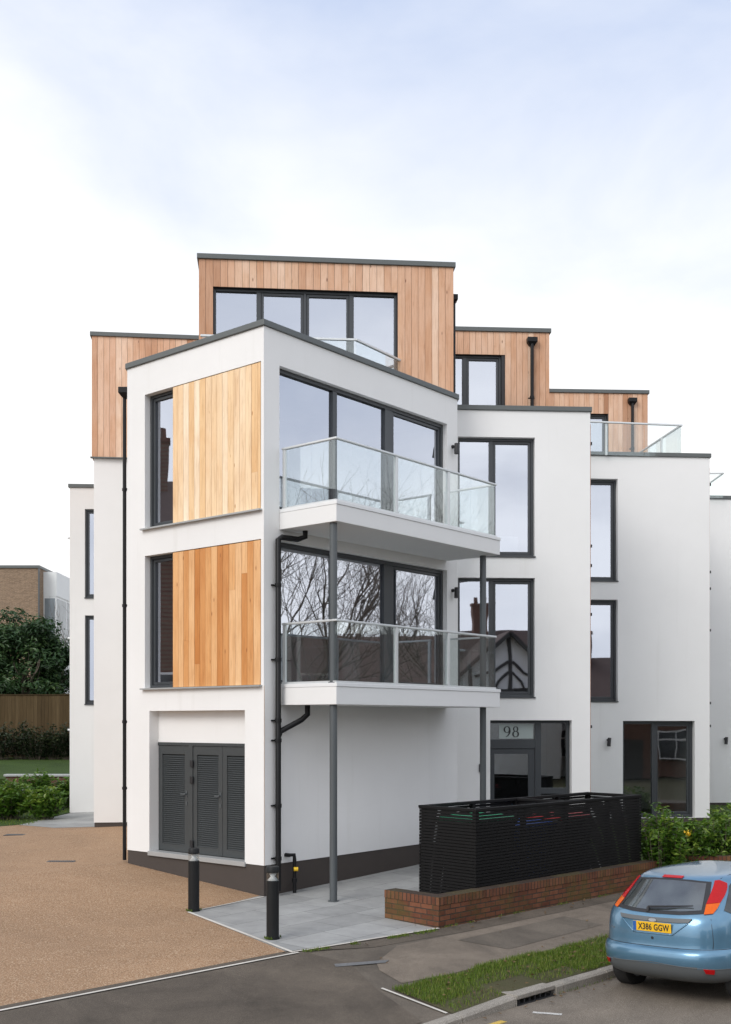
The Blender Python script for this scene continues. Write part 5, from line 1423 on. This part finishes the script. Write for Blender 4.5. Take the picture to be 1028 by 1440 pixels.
lh['group'] = 'houses left of the drive'
# bare trees: one shape grown here, copied elsewhere
random.seed(21); branch.maxlv = 6
BT = empty('bare_street_tree', (0, 0, 0), 'leafless street tree farther along the pavement, mirrored in the tower doors', 'tree', 'leafless street trees', local=True)
m = MB(); m.tube([(0, 0, -.1), (.03, .02, .9), (0, .05, 1.9)], [.26, .19, .17], 9, cap=False); m.build('trunk', M['bark'], BT)
m = MB()
for k in range(6):
    a = k*1.05+.3; branch(m, (0, .05, 1.55+.07*k), (math.cos(a)*.62, math.sin(a)*.62, .8), 2.3, .075, 1, None, .62, up=.10, kids=(2, 3))
m.build('branches', M['bark'], BT)
spots = [(19.5, 21.0, .3, 1.42, None), (27, 29, 2.1, 1.3, 'leafless street tree behind the first one on the right, mirrored in the tower doors'),
         (-16.5, 13.2, 1.2, 1.0, 'leafless tree left of the drive, mirrored in the side glass of the balconies'),
         (27.0, -17.0, 4.0, 1.15, 'leafless tree between the houses across the street'), (34, 15, 5.0, 1.4, 'leafless street tree farthest along the pavement on the right')]
for i, (x, y, rz, sc, lb) in enumerate(spots):
    o = BT if i == 0 else copy_tree(BT)
    o.location = (x, y, -3.0); o.rotation_euler = (0, 0, rz); o.scale = (sc, sc, sc)
    if lb: o['label'] = lb
# hedge of the neighbour farther along the street: dark mass low in the tower doors' reflections
for k, (x, y) in enumerate(((17.0, 19.6), (19.0, 23.0), (22.5, 24.3))):
    bush('street_hedge', x, y, -2.9, 1.5, 1.2, 2.4, 60, 60, .17, M['darkshrub'], ['dark hedge bush nearest on the right beyond the car', 'dark hedge bush in the middle of the group on the right', 'dark hedge bush farthest along on the right'][k], 'hedge along the street at the right')

# ------------------------------------------------------------------ light, sky, camera
W = bpy.data.worlds.new('World'); S.world = W; W.use_nodes = True
nt = W.node_tree; nt.nodes.clear(); out = nt.nodes.new('ShaderNodeOutputWorld'); bg = nt.nodes.new('ShaderNodeBackground')
sky = nt.nodes.new('ShaderNodeTexSky'); sky.sky_type = 'NISHITA'; sky.sun_disc = False
SUN_EL, SUN_AZ = R(38), math.atan2(-.95, -.75)       # towards the sun: left of and behind the camera
sky.sun_elevation = SUN_EL; sky.sun_rotation = math.pi/2-SUN_AZ
sky.air_density = 1.0; sky.dust_density = 1.2
tc = nt.nodes.new('ShaderNodeTexCoord'); sp = nt.nodes.new('ShaderNodeSeparateXYZ'); L(nt, tc.outputs['Generated'], sp.inputs[0])
mp = nt.nodes.new('ShaderNodeMapping'); mp.inputs['Scale'].default_value = (1, 1, 2.2); L(nt, tc.outputs['Generated'], mp.inputs['Vector'])
n1 = noise(nt, 2.6, 6, .55, mp.outputs[0], .3); n2 = noise(nt, 1.1, 3, .5, mp.outputs[0], .2)
# cover: nearly closed low down, thinner with height
def mth(op, a, b, clamp=False):
    n = N(nt, 'ShaderNodeMath', operation=op); n.use_clamp = clamp
    for s, q in ((n.inputs[0], a), (n.inputs[1], b)):
        if hasattr(q, 'is_output'): L(nt, q, s)
        else: s.default_value = q
    return n.outputs[0]
tilt = mth('ADD', mth('MULTIPLY', sp.outputs[0], 1.5), 3.0)
cov_ = mth('SUBTRACT', mth('ADD', .95, mth('MULTIPLY', n1, 1.7)), mth('MULTIPLY', sp.outputs[2], tilt), True)
back = mth('MULTIPLY', mth('SUBTRACT', .25, sp.outputs[1], True), 2.0, True)
cov_ = mth('MAXIMUM', cov_, mth('MULTIPLY', back, .75))
# cloud brightness: brilliant in front, greyer and bluer behind
fwd = mth('ADD', mth('MULTIPLY', sp.outputs[1], .5), .5, True)
cb = ramp(nt, fwd, [(0, (.84, .86, .89)), (.5, (.90, .91, .93)), (.85, (.66, .66, .658)), (1, (.65, .65, .65))]).outputs[0]
n3 = noise(nt, 2.3, 5, .55, mp.outputs[0], .5)
sh = ramp(nt, n3, [(.32, (.62, .64, .70)), (.62, (1.10, 1.09, 1.08))]).outputs[0]
cl = mixc(nt, mth('ADD', .12, mth('MULTIPLY', back, .88)), cb, sh, 'MULTIPLY')
sc_ = N(nt, 'ShaderNodeVectorMath', operation='SCALE'); L(nt, cl, sc_.inputs[0]); sc_.inputs['Scale'].default_value = 10.0
thin = mixc(nt, .85, sky.outputs[0], (3.75, 4.3, 5.55))
fin = mixc(nt, cov_, thin, sc_.outputs[0])
L(nt, fin, bg.inputs['Color']); bg.inputs['Strength'].default_value = .1; L(nt, bg.outputs[0], out.inputs['Surface'])
sun = bpy.data.lights.new('sun', 'SUN'); sun.energy = .95; sun.angle = R(30); sun.color = (1, .955, .9)
so = bpy.data.objects.new('sun', sun); COL.objects.link(so); so.location = (-15, -15, 25)
sd = Vector((math.cos(SUN_AZ)*math.cos(SUN_EL), math.sin(SUN_AZ)*math.cos(SUN_EL), math.sin(SUN_EL)))
so.rotation_euler = (-sd).to_track_quat('-Z', 'Y').to_euler()
cam = bpy.data.cameras.new('camera'); cam.sensor_fit = 'VERTICAL'; cam.sensor_height = 36; cam.sensor_width = 36*1028/1440
cam.lens = F/1440*36; cam.shift_y = (HY-720)/1440; cam.clip_end = 3000
cob = bpy.data.objects.new('camera', cam); COL.objects.link(cob); cob.location = (0, 0, 0); cob.rotation_euler = (R(90), 0, 0)
S.camera = cob
S.view_settings.view_transform = 'Standard'; S.view_settings.look = 'None'; S.view_settings.gamma = 1; S.view_settings.exposure = .84
S.cycles.max_bounces = 10; S.cycles.transparent_max_bounces = 16; S.cycles.use_denoising = True
for o in list(S.objects):
    if '_local' in o: del o['_local']
